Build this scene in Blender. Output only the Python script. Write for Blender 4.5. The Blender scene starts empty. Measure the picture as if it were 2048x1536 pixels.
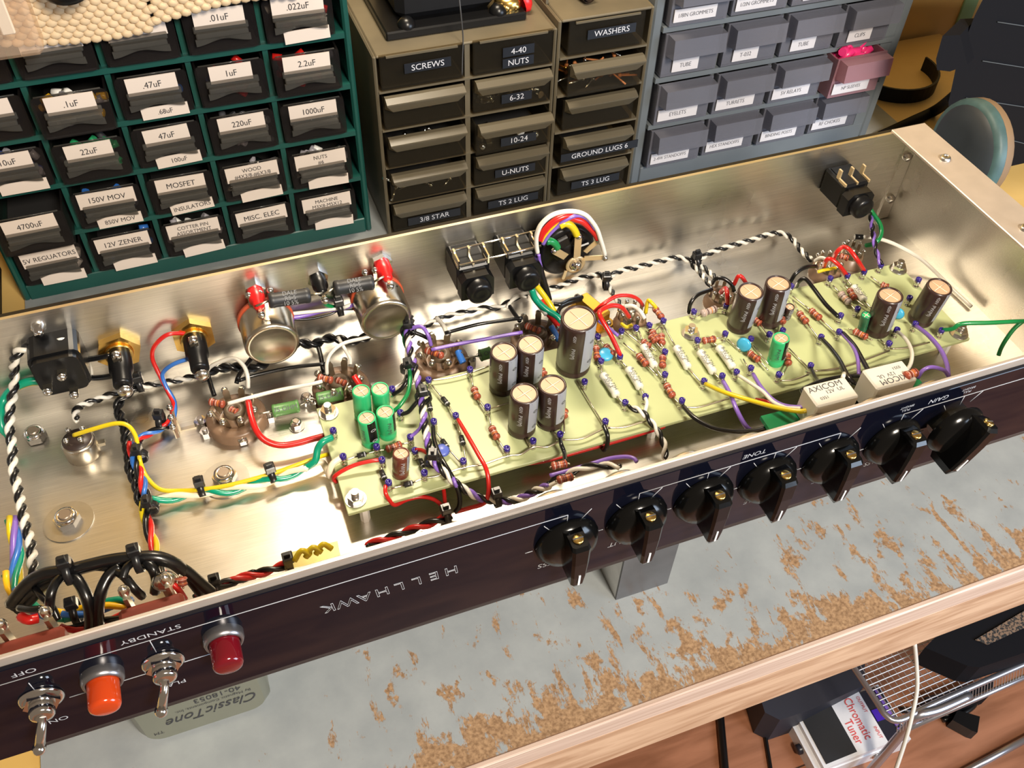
import bpy, math, random
from mathutils import Vector, Matrix, Euler

random.seed(7)
S = 0.075            # one working unit (the chassis height) in metres
scene = bpy.context.scene
COL = scene.collection

# ------------------------------------------------------------------ camera, world, lights, exposure
CAM_ROT = Euler((0.730534955811585, -0.026681321822318298, -0.35459550642712545), 'XYZ')
CAM_LOC = Vector((-6.102201837235623, -5.497970711423526, 5.566333441459931))
FPX = 1855.01
cam_data = bpy.data.cameras.new('camera')
cam_data.sensor_width = 36.0
cam_data.lens = 36.0 * FPX / 2048.0
cam_data.clip_start = 0.01
cam_data.clip_end = 50
cam = bpy.data.objects.new('camera', cam_data)
cam.rotation_euler = CAM_ROT
cam.location = CAM_LOC * S
COL.objects.link(cam)
scene.camera = cam
cam_data.dof.use_dof = False

world = bpy.data.worlds.new('world')
scene.world = world
world.use_nodes = True
world.node_tree.nodes['Background'].inputs[0].default_value = (1.0, 0.77, 0.55, 1)
world.node_tree.nodes['Background'].inputs[1].default_value = 0.30

def area(name, loc, target, size, energy, color, sy=None):
    l = bpy.data.lights.new(name, 'AREA')
    l.energy = energy; l.color = color; l.size = size * S
    if sy: l.shape = 'RECTANGLE'; l.size_y = sy * S
    o = bpy.data.objects.new(name, l)
    o.location = Vector(loc) * S
    o.rotation_euler = (Vector(target) - Vector(loc)).to_track_quat('-Z', 'Y').to_euler()
    COL.objects.link(o)
    return o
area('bench_lamp', (-3.9, 2.3, 7.1), (-4.6, -1.6, 0), 2.4, 5.6, (1.0, 0.86, 0.66), sy=0.8)
area('ceiling_lamp', (-2.0, -14.0, 13.0), (-4.5, -0.5, 0), 3.4, 44.0, (1.0, 0.90, 0.76))
area('window_light', (9.0, -14.0, 3.0), (0, -3.5, -5), 9.0, 26.0, (0.66, 0.80, 1.0))
scene.view_settings.view_transform = 'Standard'
scene.view_settings.look = 'None'
scene.view_settings.gamma = 1.0
scene.view_settings.exposure = -0.60

# ------------------------------------------------------------------ unprojection of photograph pixels onto real planes
_R = CAM_ROT.to_matrix()
def unp(x, y, ax, v):
    d = _R @ Vector(((x - 1024.0) / FPX, -(y - 768.0) / FPX, -1.0))
    t = (v - CAM_LOC[ax]) / d[ax]
    return CAM_LOC + d * t
REG = {'H': (0, 700, 3.84), 'J': (0, 350, 3.84), 'I': (400, 350, 3.84), 'A': (400, 700, 3.84), 'F': (800, 400, 3.84),
       'B': (800, 700, 3.84), 'E': (1200, 350, 3.84), 'C': (1200, 700, 3.84), 'D': (1536, 350, 3.84), 'G': (1536, 700, 3.84),
       'K': (0, 1050, 3.16), 'L': (400, 1050, 3.16), 'M': (1040, 400, 9.6), 'P': (0, 0, 1.0), 'Q': (1400, 1000, 2.866)}
YF, YB, XL, XR = -2.60, 0.0, -8.62, 0.0      # inner faces of the chassis
def at(r, x, y, z):
    """point of the photograph at height z inside the chassis (kept clear of its walls)"""
    ox, oy, s = REG[r]
    px, py = ox + x / s, oy + y / s
    p = unp(px, py, 2, z)
    if p.y > YB - 0.05: p = unp(px, py, 1, YB - 0.05)
    if p.y < YF + 0.05: p = unp(px, py, 1, YF + 0.05)
    if p.x < XL + 0.05: p.x = XL + 0.05
    if p.x > XR - 0.05: p.x = XR - 0.05
    return p
def aty(r, x, y, v):
    ox, oy, s = REG[r]
    return unp(ox + x / s, oy + y / s, 1, v)
def atz(r, x, y, v):
    ox, oy, s = REG[r]
    return unp(ox + x / s, oy + y / s, 2, v)

# ------------------------------------------------------------------ materials
MATS = {}
def _nodes(name):
    m = bpy.data.materials.new(name); m.use_nodes = True
    nt = m.node_tree
    return m, nt, nt.nodes['Principled BSDF']
def mat(name, col, rough=0.5, metal=0.0, var=0.0, vscale=8.0, bump=0.0, stretch=(1, 1, 1), spec=None, col2=None, coat=0.0, sharp=False):
    if name in MATS: return MATS[name]
    m, nt, b = _nodes(name)
    b.inputs['Base Color'].default_value = (*col, 1)
    b.inputs['Roughness'].default_value = rough
    b.inputs['Metallic'].default_value = metal
    if coat: b.inputs['Coat Weight'].default_value = coat
    if spec is not None: b.inputs['Specular IOR Level'].default_value = spec
    if var or bump or col2:
        tc = nt.nodes.new('ShaderNodeTexCoord'); mp = nt.nodes.new('ShaderNodeMapping')
        mp.inputs['Scale'].default_value = stretch
        nz = nt.nodes.new('ShaderNodeTexNoise'); nz.inputs['Scale'].default_value = vscale
        nz.inputs['Detail'].default_value = 5
        nt.links.new(tc.outputs['Object'], mp.inputs[0]); nt.links.new(mp.outputs[0], nz.inputs[0])
        if var or col2:
            cr = nt.nodes.new('ShaderNodeValToRGB')
            lo = tuple(max(0, c * (1 - var)) for c in col); hi = tuple(min(1, c * (1 + var)) for c in col)
            if col2: lo, hi = col, col2
            cr.color_ramp.elements[0].position = 0.46 if sharp else 0.3
            cr.color_ramp.elements[1].position = 0.54 if sharp else 0.7
            cr.color_ramp.elements[0].color = (*lo, 1); cr.color_ramp.elements[1].color = (*hi, 1)
            nt.links.new(nz.outputs[0], cr.inputs[0]); nt.links.new(cr.outputs[0], b.inputs['Base Color'])
        if bump:
            bp = nt.nodes.new('ShaderNodeBump'); bp.inputs['Strength'].default_value = bump
            bp.inputs['Distance'].default_value = 0.002
            nt.links.new(nz.outputs[0], bp.inputs['Height']); nt.links.new(bp.outputs[0], b.inputs['Normal'])
    MATS[name] = m
    return m
def clear(name, tint, gloss=(1, 1, 1), opacity=0.4, body=(0.05, 0.05, 0.05), rough=0.12, bodyrough=0.5):
    """thin clear or frosted plastic: see-through, a little body colour and a surface sheen"""
    if name in MATS: return MATS[name]
    m, nt, b = _nodes(name)
    b.inputs['Base Color'].default_value = (*body, 1); b.inputs['Roughness'].default_value = rough
    tr = nt.nodes.new('ShaderNodeBsdfTransparent'); tr.inputs[0].default_value = (*tint, 1)
    mx = nt.nodes.new('ShaderNodeMixShader'); mx.inputs[0].default_value = opacity
    nt.links.new(tr.outputs[0], mx.inputs[1]); nt.links.new(b.outputs[0], mx.inputs[2])
    nt.links.new(mx.outputs[0], nt.nodes['Material Output'].inputs[0])
    MATS[name] = m
    return m

def brushed(name, col, rough, strength, stretch, aniso=0.0):
    m, nt, b = _nodes(name)
    b.inputs['Metallic'].default_value = 1
    tc = nt.nodes.new('ShaderNodeTexCoord'); mp = nt.nodes.new('ShaderNodeMapping'); mp.inputs['Scale'].default_value = stretch
    nz = nt.nodes.new('ShaderNodeTexNoise'); nz.inputs['Scale'].default_value = 14; nz.inputs['Detail'].default_value = 6
    nt.links.new(tc.outputs['Object'], mp.inputs[0]); nt.links.new(mp.outputs[0], nz.inputs[0])
    cr = nt.nodes.new('ShaderNodeValToRGB')
    cr.color_ramp.elements[0].position = .3; cr.color_ramp.elements[1].position = .72
    cr.color_ramp.elements[0].color = (*[c * .84 for c in col], 1); cr.color_ramp.elements[1].color = (*[min(1, c * 1.05) for c in col], 1)
    nt.links.new(nz.outputs[0], cr.inputs[0])
    # large soft cloudiness of handled aluminium
    n2 = nt.nodes.new('ShaderNodeTexNoise'); n2.inputs['Scale'].default_value = 1.3; n2.inputs['Detail'].default_value = 3
    nt.links.new(tc.outputs['Object'], n2.inputs[0])
    mr = nt.nodes.new('ShaderNodeMapRange'); mr.inputs[1].default_value = .3; mr.inputs[2].default_value = .7
    mr.inputs[3].default_value = rough * .82; mr.inputs[4].default_value = rough * 1.2
    nt.links.new(n2.outputs[0], mr.inputs[0]); nt.links.new(mr.outputs[0], b.inputs['Roughness'])
    nt.links.new(cr.outputs[0], b.inputs['Base Color'])
    bp = nt.nodes.new('ShaderNodeBump'); bp.inputs['Strength'].default_value = strength; bp.inputs['Distance'].default_value = .0015
    nt.links.new(nz.outputs[0], bp.inputs['Height']); nt.links.new(bp.outputs[0], b.inputs['Normal'])
    MATS[name] = m
    return m
ALU = brushed('brushed_aluminium', (.78, .745, .68), .31, .3, (.22, 12, 12))
RIM = mat('aluminium_edge', (.58, .50, .43), .42, .55, var=.06, vscale=6)
PLEXI = mat('black_gloss_plate', (.003, .0035, .008), .02, spec=.30)
KNOB = mat('knob_black', (.003, .003, .003), .17, spec=.35)
WHT = mat('print_white', (.42, .43, .46), .5)
WHTL = mat('pointer_white', (.85, .85, .85), .4)
BRASS = mat('brass', (.85, .55, .16), .25, 1)
CHROME = mat('chrome', (.82, .80, .78), .12, 1)
STEEL = mat('steel', (.62, .60, .57), .3, 1, var=.1)
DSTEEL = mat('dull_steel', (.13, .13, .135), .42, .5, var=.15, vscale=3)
SOLDER = mat('solder', (.72, .70, .66), .2, 1, bump=.3, vscale=30)
TIN = mat('tinned_lug', (.62, .56, .44), .3, 1)
GOLDL = mat('gold_lug', (.80, .62, .36), .35, .7)
BLK = mat('black_plastic', (.005, .005, .0055), .30, spec=.35)
MBLK = mat('matte_black', (.007, .007, .008), .55, spec=.25)
BAKE = mat('brown_phenolic', (.19, .115, .07), .38, var=.12, vscale=5)
FR4 = mat('pale_green_board', (.40, .44, .225), .38, var=.05, vscale=2.5)
INDIGO = mat('violet_turret_top', (.025, .012, .17), .25)
RES = mat('brick_red_resistor', (.30, .062, .032), .35)
RESG = mat('grey_resistor', (.36, .29, .26), .4)
BND1 = mat('band_pale', (.55, .38, .32), .4)
BND2 = mat('band_dark', (.06, .02, .02), .4)
BND3 = mat('band_orange', (.55, .20, .04), .4)
WCAP = mat('white_capacitor', (.66, .65, .56), .35)
MARK = mat('dark_print', (.07, .07, .08), .5)
CSLV = mat('capacitor_sleeve_brown', (.035, .018, .016), .28)
CSTR = mat('capacitor_stripe', (.28, .30, .36), .3)
CTOP = mat('capacitor_tan_top', (.50, .33, .21), .45)
CVEN = mat('capacitor_vent', (.80, .66, .50), .4)
CPRT = mat('capacitor_print', (.42, .42, .46), .4)
GSLV = mat('capacitor_sleeve_green', (.03, .42, .16), .3)
GDK = mat('capacitor_sleeve_dark_green', (.02, .12, .06), .3)
BDISC = mat('blue_disc', (.05, .36, .60), .3)
DBLUE = mat('dark_blue_disc', (.08, .12, .45), .35)
GRES = mat('green_resistor', (.10, .24, .07), .4, var=.1)
DIODE = mat('diode_black', (.02, .02, .02), .35)
BRKR = mat('switch_red_brown', (.22, .035, .02), .45, var=.1)
ORG = mat('orange_lens', (.46, .042, .005), .15, coat=.6)
RUBY = mat('red_lens', (.13, .003, .008), .12, coat=.6)
WHP = mat('white_plastic', (.82, .81, .78), .35)
RELW = mat('relay_white', (.58, .56, .50), .35)
PCBG = mat('pcb_green', (.01, .22, .08), .35)
GOLDR = mat('gold_resistor_shell', (.75, .42, .06), .28, .9)
WC = {'white': (.70, .67, .60), 'black': (.004, .004, .0045), 'red': (.52, .012, .010), 'green': (.005, .20, .055),
      'blue': (.03, .14, .48), 'yellow': (.62, .47, .01), 'purple': (.20, .11, .46), 'cream': (.86, .74, .55),
      'orange': (.80, .22, .02), 'amber': (.85, .48, .01), 'teal': (.0, .26, .15), 'grey': (.35, .33, .36)}
for k, v in WC.items(): mat('wire_' + k, v, .28, coat=.15)

# ------------------------------------------------------------------ mesh builder
class MB:
    def __init__(self): self.v = []; self.f = []; self.mi = []; self.sm = []; self.mats = []
    def m(self, mt):
        if mt not in self.mats: self.mats.append(mt)
        return self.mats.index(mt)
    def add(self, vs, fs, mt, smooth=False):
        o = len(self.v); k = self.m(mt)
        self.v += [Vector(x) for x in vs]
        for f in fs: self.f.append([i + o for i in f]); self.mi.append(k); self.sm.append(smooth)
        return self
    def box(self, lo, hi, mt, M=None, ch=0.0):
        x0, y0, z0 = lo; x1, y1, z1 = hi
        if ch > 0:
            c = min(ch, (x1 - x0) * .45, (y1 - y0) * .45, (z1 - z0) * .45)
            vs = []; fs = []
            # chamfered box: 24 vertices
            X = (x0, x1); Y = (y0, y1); Z = (z0, z1); idx = {}
            for i in (0, 1):
                for j in (0, 1):
                    for k in (0, 1):
                        sx = c * (1 - 2 * i); sy = c * (1 - 2 * j); sz = c * (1 - 2 * k)
                        for a, p in (('x', (X[i], Y[j] + sy, Z[k] + sz)), ('y', (X[i] + sx, Y[j], Z[k] + sz)), ('z', (X[i] + sx, Y[j] + sy, Z[k]))):
                            idx[(i, j, k, a)] = len(vs); vs.append(p)
            for i in (0, 1):
                fs.append([idx[(i, 0, 0, 'x')], idx[(i, 1, 0, 'x')], idx[(i, 1, 1, 'x')], idx[(i, 0, 1, 'x')]])
                fs.append([idx[(0, i, 0, 'y')], idx[(1, i, 0, 'y')], idx[(1, i, 1, 'y')], idx[(0, i, 1, 'y')]])
                fs.append([idx[(0, 0, i, 'z')], idx[(1, 0, i, 'z')], idx[(1, 1, i, 'z')], idx[(0, 1, i, 'z')]])
                for j in (0, 1):
                    fs.append([idx[(i, j, 0, 'x')], idx[(i, j, 0, 'y')], idx[(i, j, 1, 'y')], idx[(i, j, 1, 'x')]])
                    fs.append([idx[(i, 0, j, 'x')], idx[(i, 0, j, 'z')], idx[(i, 1, j, 'z')], idx[(i, 1, j, 'x')]])
                    fs.append([idx[(0, i, j, 'y')], idx[(0, i, j, 'z')], idx[(1, i, j, 'z')], idx[(1, i, j, 'y')]])
                    for k in (0, 1): fs.append([idx[(i, j, k, 'x')], idx[(i, j, k, 'y')], idx[(i, j, k, 'z')]])
        else:
            vs = [(x0, y0, z0), (x1, y0, z0), (x1, y1, z0), (x0, y1, z0), (x0, y0, z1), (x1, y0, z1), (x1, y1, z1), (x0, y1, z1)]
            fs = [(0, 3, 2, 1), (4, 5, 6, 7), (0, 1, 5, 4), (1, 2, 6, 5), (2, 3, 7, 6), (3, 0, 4, 7)]
        if M: vs = [M @ Vector(p) for p in vs]
        return self.add(vs, fs, mt)
    def lathe(self, prof, mt, o=(0, 0, 0), ax=(0, 0, 1), n=20, mts=None, smooth=True, cap=True, ph=0):
        """prof: list of (radius, height) along axis ax from o"""
        q = Vector((0, 0, 1)).rotation_difference(Vector(ax).normalized()); o = Vector(o)
        vs = []
        for r, h in prof:
            for i in range(n):
                a = 2 * math.pi * i / n + ph
                vs.append(o + q @ Vector((r * math.cos(a), r * math.sin(a), h)))
        base = len(self.v); self.v += vs
        for s in range(len(prof) - 1):
            k = self.m(mts[s] if mts else mt)
            for i in range(n):
                j = (i + 1) % n
                self.f.append([base + s * n + i, base + s * n + j, base + (s + 1) * n + j, base + (s + 1) * n + i]); self.mi.append(k); self.sm.append(smooth)
        if cap:
            self.f.append([base + i for i in reversed(range(n))]); self.mi.append(self.m(mts[0] if mts else mt)); self.sm.append(False)
            t = base + (len(prof) - 1) * n
            self.f.append([t + i for i in range(n)]); self.mi.append(self.m(mts[-1] if mts else mt)); self.sm.append(False)
        return self
    def cyl(self, a, b, r, mt, n=12, r2=None, smooth=True, ph=0):
        a = Vector(a); b = Vector(b); L = (b - a).length
        if L < 1e-6: return self
        return self.lathe([(r, 0), (r if r2 is None else r2, L)], mt, a, b - a, n, smooth=smooth, ph=ph)
    def hexa(self, a, b, r, mt): return self.cyl(a, b, r, mt, n=6, smooth=False)
    def ball(self, c, r, mt, n=10, sq=(1, 1, 1)):
        c = Vector(c); vs = []; rings = 6
        for i in range(rings + 1):
            t = math.pi * i / rings
            for j in range(n):
                a = 2 * math.pi * j / n
                vs.append(c + Vector((r * sq[0] * math.sin(t) * math.cos(a), r * sq[1] * math.sin(t) * math.sin(a), r * sq[2] * math.cos(t))))
        fs = [[i * n + j, (i + 1) * n + j, (i + 1) * n + (j + 1) % n, i * n + (j + 1) % n] for i in range(rings) for j in range(n)]
        return self.add(vs, fs, mt, True)
    def tube(self, pts, r, mt, n=7, cap=True, closed=False):
        pts = [Vector(p) for p in pts]
        k = len(pts)
        if k < 2: return self
        tang = []
        for i in range(k):
            if closed: t = pts[(i + 1) % k] - pts[i - 1]
            else: t = pts[min(i + 1, k - 1)] - pts[max(i - 1, 0)]
            tang.append(t.normalized() if t.length > 1e-9 else Vector((0, 0, 1)))
        up = Vector((0, 0, 1)) if abs(tang[0].z) < .9 else Vector((1, 0, 0))
        nrm = (up - tang[0] * up.dot(tang[0])).normalized()
        vs = []
        for i in range(k):
            if i: nrm = tang[i - 1].rotation_difference(tang[i]) @ nrm
            nrm = (nrm - tang[i] * nrm.dot(tang[i])).normalized()
            bn = tang[i].cross(nrm)
            for j in range(n):
                a = 2 * math.pi * j / n
                vs.append(pts[i] + (nrm * math.cos(a) + bn * math.sin(a)) * r)
        fs = [[i * n + j, i * n + (j + 1) % n, (i + 1) * n + (j + 1) % n, (i + 1) * n + j] for i in range(k - 1) for j in range(n)]
        if closed: fs += [[(k - 1) * n + j, (k - 1) * n + (j + 1) % n, (j + 1) % n, j] for j in range(n)]
        elif cap: fs += [list(reversed(range(n))), [(k - 1) * n + j for j in range(n)]]
        return self.add(vs, fs, mt, True)
    def prism(self, poly, lo, hi, mt, fr=None, smooth=False):
        """poly: 2-D outline; extruded from lo to hi along the frame's third axis. fr=(origin,u,v,w)"""
        o, u, v, w = fr or ((0, 0, 0), (1, 0, 0), (0, 1, 0), (0, 0, 1))
        o, u, v, w = Vector(o), Vector(u), Vector(v), Vector(w); n = len(poly)
        vs = [o + u * a + v * b + w * lo for a, b in poly] + [o + u * a + v * b + w * hi for a, b in poly]
        fs = [list(reversed(range(n))), [n + i for i in range(n)]] + [[i, (i + 1) % n, n + (i + 1) % n, n + i] for i in range(n)]
        return self.add(vs, fs, mt)
    def text(self, s, size, o, u, v, mt, th=0.0, align='CENTER', outline=0.0, shear=0.0, sx=1.0):
        vs, fs = glyphs(s, align, outline, shear)
        o, u, v = Vector(o), Vector(u).normalized(), Vector(v).normalized(); w = u.cross(v)
        return self.add([o + u * (a.x * size * sx) + v * (a.y * size) + w * (a.z * size + th) for a in vs], fs, mt)
    def build(self, name, parent=None, loc=None):
        if loc is None:
            if parent is not None: loc = Vector((0, 0, 0))
            else:
                xs = [p.x for p in self.v]; ys = [p.y for p in self.v]; zs = [p.z for p in self.v]
                loc = Vector(((min(xs) + max(xs)) / 2, (min(ys) + max(ys)) / 2, min(zs)))
        org = Vector(loc) + (Vector(parent['_o']) if parent is not None else Vector((0, 0, 0)))
        me = bpy.data.meshes.new(name)
        me.from_pydata([p - org for p in self.v], [], self.f)
        for mt in self.mats: me.materials.append(mt)
        me.polygons.foreach_set('material_index', self.mi)
        me.polygons.foreach_set('use_smooth', self.sm)
        me.update()
        o = bpy.data.objects.new(name, me); COL.objects.link(o)
        o.location = loc; o['_o'] = tuple(org)
        if parent is not None: o.parent = parent
        return o
_GC = {}
def glyphs(s, align, outline, shear):
    key = (s, align, outline, shear)
    if key in _GC: return _GC[key]
    cu = bpy.data.curves.new('t', 'FONT'); cu.body = s; cu.align_x = align; cu.align_y = 'CENTER'; cu.size = 1.0; cu.shear = shear
    cu.resolution_u = 3; cu.space_line = .8
    if outline: cu.fill_mode = 'NONE'; cu.bevel_depth = outline; cu.bevel_resolution = 0
    ob = bpy.data.objects.new('t', cu); COL.objects.link(ob)
    dg = bpy.context.evaluated_depsgraph_get(); dg.update()
    ev = ob.evaluated_get(dg); me = ev.to_mesh()
    vs = [v.co.copy() for v in me.vertices]; fs = [list(p.vertices) for p in me.polygons]
    ev.to_mesh_clear(); bpy.data.objects.remove(ob); bpy.data.curves.remove(cu)
    _GC[key] = (vs, fs)
    return _GC[key]

def tag(o, label=None, cat=None, group=None, kind=None):
    if label: o['label'] = label
    if cat: o['category'] = cat
    if group: o['group'] = group
    if kind: o['kind'] = kind
    return o
def thing(name, label, cat, loc, group=None, rz=0.0):
    o = bpy.data.objects.new(name, None); o.empty_display_size = .02; COL.objects.link(o)
    o.location = loc; o.rotation_euler = (0, 0, rz)
    o['_o'] = (0, 0, 0) if rz else tuple(loc)
    return tag(o, label, cat, group)
def dup(root, loc, rot=None, label=None, group=None):
    def cp(o, par):
        c = o.copy(); COL.objects.link(c); c.parent = par
        for ch in o.children: cp(ch, c)
        return c
    c = cp(root, root.parent); c.location = loc
    if rot is not None: c.rotation_euler = rot
    if label: c['label'] = label
    if group: c['group'] = group
    return c
def V(*a): return Vector(a)
def smooth_path(pts, sub=6):
    """Catmull-Rom through the points"""
    p = [Vector(q) for q in pts]
    if len(p) < 3:
        return [p[0].lerp(p[-1], i / sub) for i in range(sub + 1)]
    e = [p[0] * 2 - p[1]] + p + [p[-1] * 2 - p[-2]]
    out = []
    for i in range(1, len(e) - 2):
        a, b, c, d = e[i - 1], e[i], e[i + 1], e[i + 2]
        for k in range(sub):
            t = k / sub
            out.append(.5 * ((2 * b) + (c - a) * t + (2 * a - 5 * b + 4 * c - d) * t * t + (3 * b - a - 3 * c + d) * t ** 3))
    out.append(p[-1])
    return out
def resample(pts, step):
    out = [pts[0].copy()]; acc = 0
    for a, b in zip(pts, pts[1:]):
        L = (b - a).length
        while acc + L >= step:
            t = (step - acc) / L; a = a.lerp(b, t); L = (b - a).length; out.append(a.copy()); acc = 0
            if L < 1e-9: break
        acc += L
    out.append(pts[-1].copy())
    return out

# ================================================================== bench, floor, wall
ZT = -1.15           # bench top
ZFL = -10.5          # room floor
def laminate():
    m, nt, b = _nodes('worn_grey_laminate')
    b.inputs['Roughness'].default_value = .5
    tc = nt.nodes.new('ShaderNodeTexCoord')
    def noise(sc, det, stretch=(1, 1, 1), rot=0, rough=.6):
        mp = nt.nodes.new('ShaderNodeMapping'); mp.inputs['Scale'].default_value = stretch; mp.inputs['Rotation'].default_value = (0, 0, rot)
        nt.links.new(tc.outputs['Object'], mp.inputs[0])
        n = nt.nodes.new('ShaderNodeTexNoise'); n.inputs['Scale'].default_value = sc; n.inputs['Detail'].default_value = det
        n.inputs['Roughness'].default_value = rough
        nt.links.new(mp.outputs[0], n.inputs[0]); return n.outputs[0]
    def math_(op, a, c):
        q = nt.nodes.new('ShaderNodeMath'); q.operation = op
        for i, v in enumerate((a, c)):
            if isinstance(v, (int, float)): q.inputs[i].default_value = v
            else: nt.links.new(v, q.inputs[i])
        return q.outputs[0]
    patch = noise(3.4, 8, (1.6, 1, 1), .5, .66)
    streak = noise(2.9, 7, (2.3, .8, 1), .25, .68)
    sep = nt.nodes.new('ShaderNodeSeparateXYZ'); nt.links.new(tc.outputs['Object'], sep.inputs[0])
    # the front edge of the top is worn through
    edge = nt.nodes.new('ShaderNodeMapRange'); edge.inputs[1].default_value = .42; edge.inputs[2].default_value = .06
    edge.inputs[3].default_value = 0; edge.inputs[4].default_value = .13
    nt.links.new(sep.outputs[1], edge.inputs[0])
    fr = nt.nodes.new('ShaderNodeMapRange'); fr.inputs[1].default_value = 1.7; fr.inputs[2].default_value = .8
    fr.inputs[3].default_value = -.12; fr.inputs[4].default_value = 0
    nt.links.new(sep.outputs[1], fr.inputs[0])
    lf = nt.nodes.new('ShaderNodeMapRange'); lf.inputs[1].default_value = 1.0; lf.inputs[2].default_value = 3.0
    lf.inputs[3].default_value = -.10; lf.inputs[4].default_value = 0
    nt.links.new(sep.outputs[0], lf.inputs[0])
    s = math_('MAXIMUM', patch, math_('SUBTRACT', streak, .0))
    s = math_('ADD', s, edge.outputs[0]); s = math_('ADD', s, fr.outputs[0]); s = math_('ADD', s, lf.outputs[0])
    cr = nt.nodes.new('ShaderNodeValToRGB')
    cr.color_ramp.elements[0].position = .575; cr.color_ramp.elements[1].position = .61
    nt.links.new(s, cr.inputs[0])
    chips = noise(38, 4)
    br = nt.nodes.new('ShaderNodeValToRGB'); br.color_ramp.elements[0].position = .35; br.color_ramp.elements[1].position = .65
    br.color_ramp.elements[0].color = (.19, .105, .05, 1); br.color_ramp.elements[1].color = (.38, .235, .125, 1)
    nt.links.new(chips, br.inputs[0])
    gy = nt.nodes.new('ShaderNodeValToRGB'); gy.color_ramp.elements[0].position = .3; gy.color_ramp.elements[1].position = .7
    gy.color_ramp.elements[0].color = (.245, .265, .275, 1); gy.color_ramp.elements[1].color = (.32, .34, .345, 1)
    nt.links.new(noise(2.5, 8), gy.inputs[0])
    mx = nt.nodes.new('ShaderNodeMix'); mx.data_type = 'RGBA'
    nt.links.new(cr.outputs[0], mx.inputs[0]); nt.links.new(gy.outputs[0], mx.inputs[6]); nt.links.new(br.outputs[0], mx.inputs[7])
    nt.links.new(mx.outputs[2], b.inputs['Base Color'])
    ro = nt.nodes.new('ShaderNodeMapRange'); ro.inputs[3].default_value = .42; ro.inputs[4].default_value = .85
    nt.links.new(cr.outputs[0], ro.inputs[0]); nt.links.new(ro.outputs[0], b.inputs['Roughness'])
    bp = nt.nodes.new('ShaderNodeBump'); bp.inputs['Strength'].default_value = .35; bp.inputs['Distance'].default_value = .004; bp.invert = True
    nt.links.new(cr.outputs[0], bp.inputs['Height']); nt.links.new(bp.outputs[0], b.inputs['Normal'])
    return m
def wood(name, c1, c2, stretch, scale, dist=2.0, rough=.5, bands='X'):
    m, nt, b = _nodes(name); b.inputs['Roughness'].default_value = rough
    tc = nt.nodes.new('ShaderNodeTexCoord'); mp = nt.nodes.new('ShaderNodeMapping'); mp.inputs['Scale'].default_value = stretch
    w = nt.nodes.new('ShaderNodeTexNoise'); w.inputs['Scale'].default_value = scale; w.inputs['Detail'].default_value = 8
    w.inputs['Distortion'].default_value = dist
    cr = nt.nodes.new('ShaderNodeValToRGB'); cr.color_ramp.elements[0].position = .32; cr.color_ramp.elements[1].position = .66
    cr.color_ramp.elements[0].color = (*c1, 1); cr.color_ramp.elements[1].color = (*c2, 1)
    nt.links.new(tc.outputs['Object'], mp.inputs[0]); nt.links.new(mp.outputs[0], w.inputs[0])
    nt.links.new(w.outputs[0], cr.inputs[0]); nt.links.new(cr.outputs[0], b.inputs['Base Color'])
    MATS[name] = m; return m
LAM = laminate()
PLY = wood('pale_plywood_edge', (.42, .29, .22), (.62, .47, .38), (.25, 9, 14), 3, .6)
APR = wood('pine_apron', (.36, .20, .11), (.60, .40, .26), (.35, 3, 3.2), 2.2, 1.4)
FLW = wood('red_brown_floor_boards', (.22, .085, .04), (.40, .17, .09), (.35, 2.4, 1), 1.3, .8, .38)
YPL = wood('yellow_plywood', (.60, .38, .11), (.74, .50, .18), (.5, .7, .7), 1.2, .4, .45)

fl = MB()
fl.box((-14, -12, ZFL - .3), (12, 4.68, ZFL), FLW)
for i in range(9):
    x = -9 + i * 2.35
fl_o = tag(fl.build('floor'), kind='structure')
gaps = MB()
for yy in (-7.4, -5.6, -3.8, -2.0, -.2, 1.6, 3.4):
    gaps.box((-14, yy - .012, ZFL - .01), (12, yy + .012, ZFL + .004), mat('floor_gap', (.05, .02, .01), .8))
tag(gaps.build('trim_1'), kind='structure')
wl = MB(); wl.box((-14, 4.7, ZFL - .3), (12, 4.95, 9), YPL)
tag(wl.build('wall_back'), kind='structure')

BX0, BX1 = -8.22, 4.72
bench = thing('workbench', 'long wooden workbench with worn grey laminate top carrying the amplifier chassis', 'workbench', (BX0, -3.27, ZFL))
MB().box((BX0, -3.22, ZT - .035), (2.62, 4.64, ZT), LAM).build('laminate_top', bench)
MB().box((2.62, -3.22, ZT - .035), (BX1, 4.64, ZT), YPL).build('plywood_extension', bench)
MB().box((BX0, -3.27, ZT - .26), (BX1, -3.22, ZT - .002), PLY, ch=.012).build('plywood_edge', bench)
MB().box((BX0, -3.22, ZT - .26), (BX1, 4.64, ZT - .036), PLY).build('plywood_core', bench)
MB().box((BX0, -3.265, ZT - .91), (BX1, -3.0, ZT - .262), APR, ch=.012).build('apron', bench)
for x, y in ((BX0 + .1, -2.9), (BX1 - 1.2, 3.9), (BX0 + .1, 3.9), (-4.5, 3.9)):
    MB().box((x, y, ZFL), (x + 1.1, y + .6, ZT - .262), APR, ch=.02).build('leg', bench)
# pale board butting against the left end of the bench
tb = MB(); tb.box((-12.5, -2.95, ZT - .3), (BX0 - .01, 4.6, ZT - .02), YPL, ch=.01)
for x in (-12.3, -8.9):
    for y in (-2.9, 4.1): tb.box((x, y, ZFL), (x + .5, y + .5, ZT - .3), YPL)
tag(tb.build('side_table'), 'bare yellow plywood table butting against the left end of the grey bench', 'table')
dk = MB(); dk.box((-9.6, 1.4, ZT - .02), (-8.42, 3.4, ZT + .55), MBLK, ch=.08)
tag(dk.build('black_case'), 'black case on the plywood table left of the green drawer cabinet', 'case')

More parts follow.
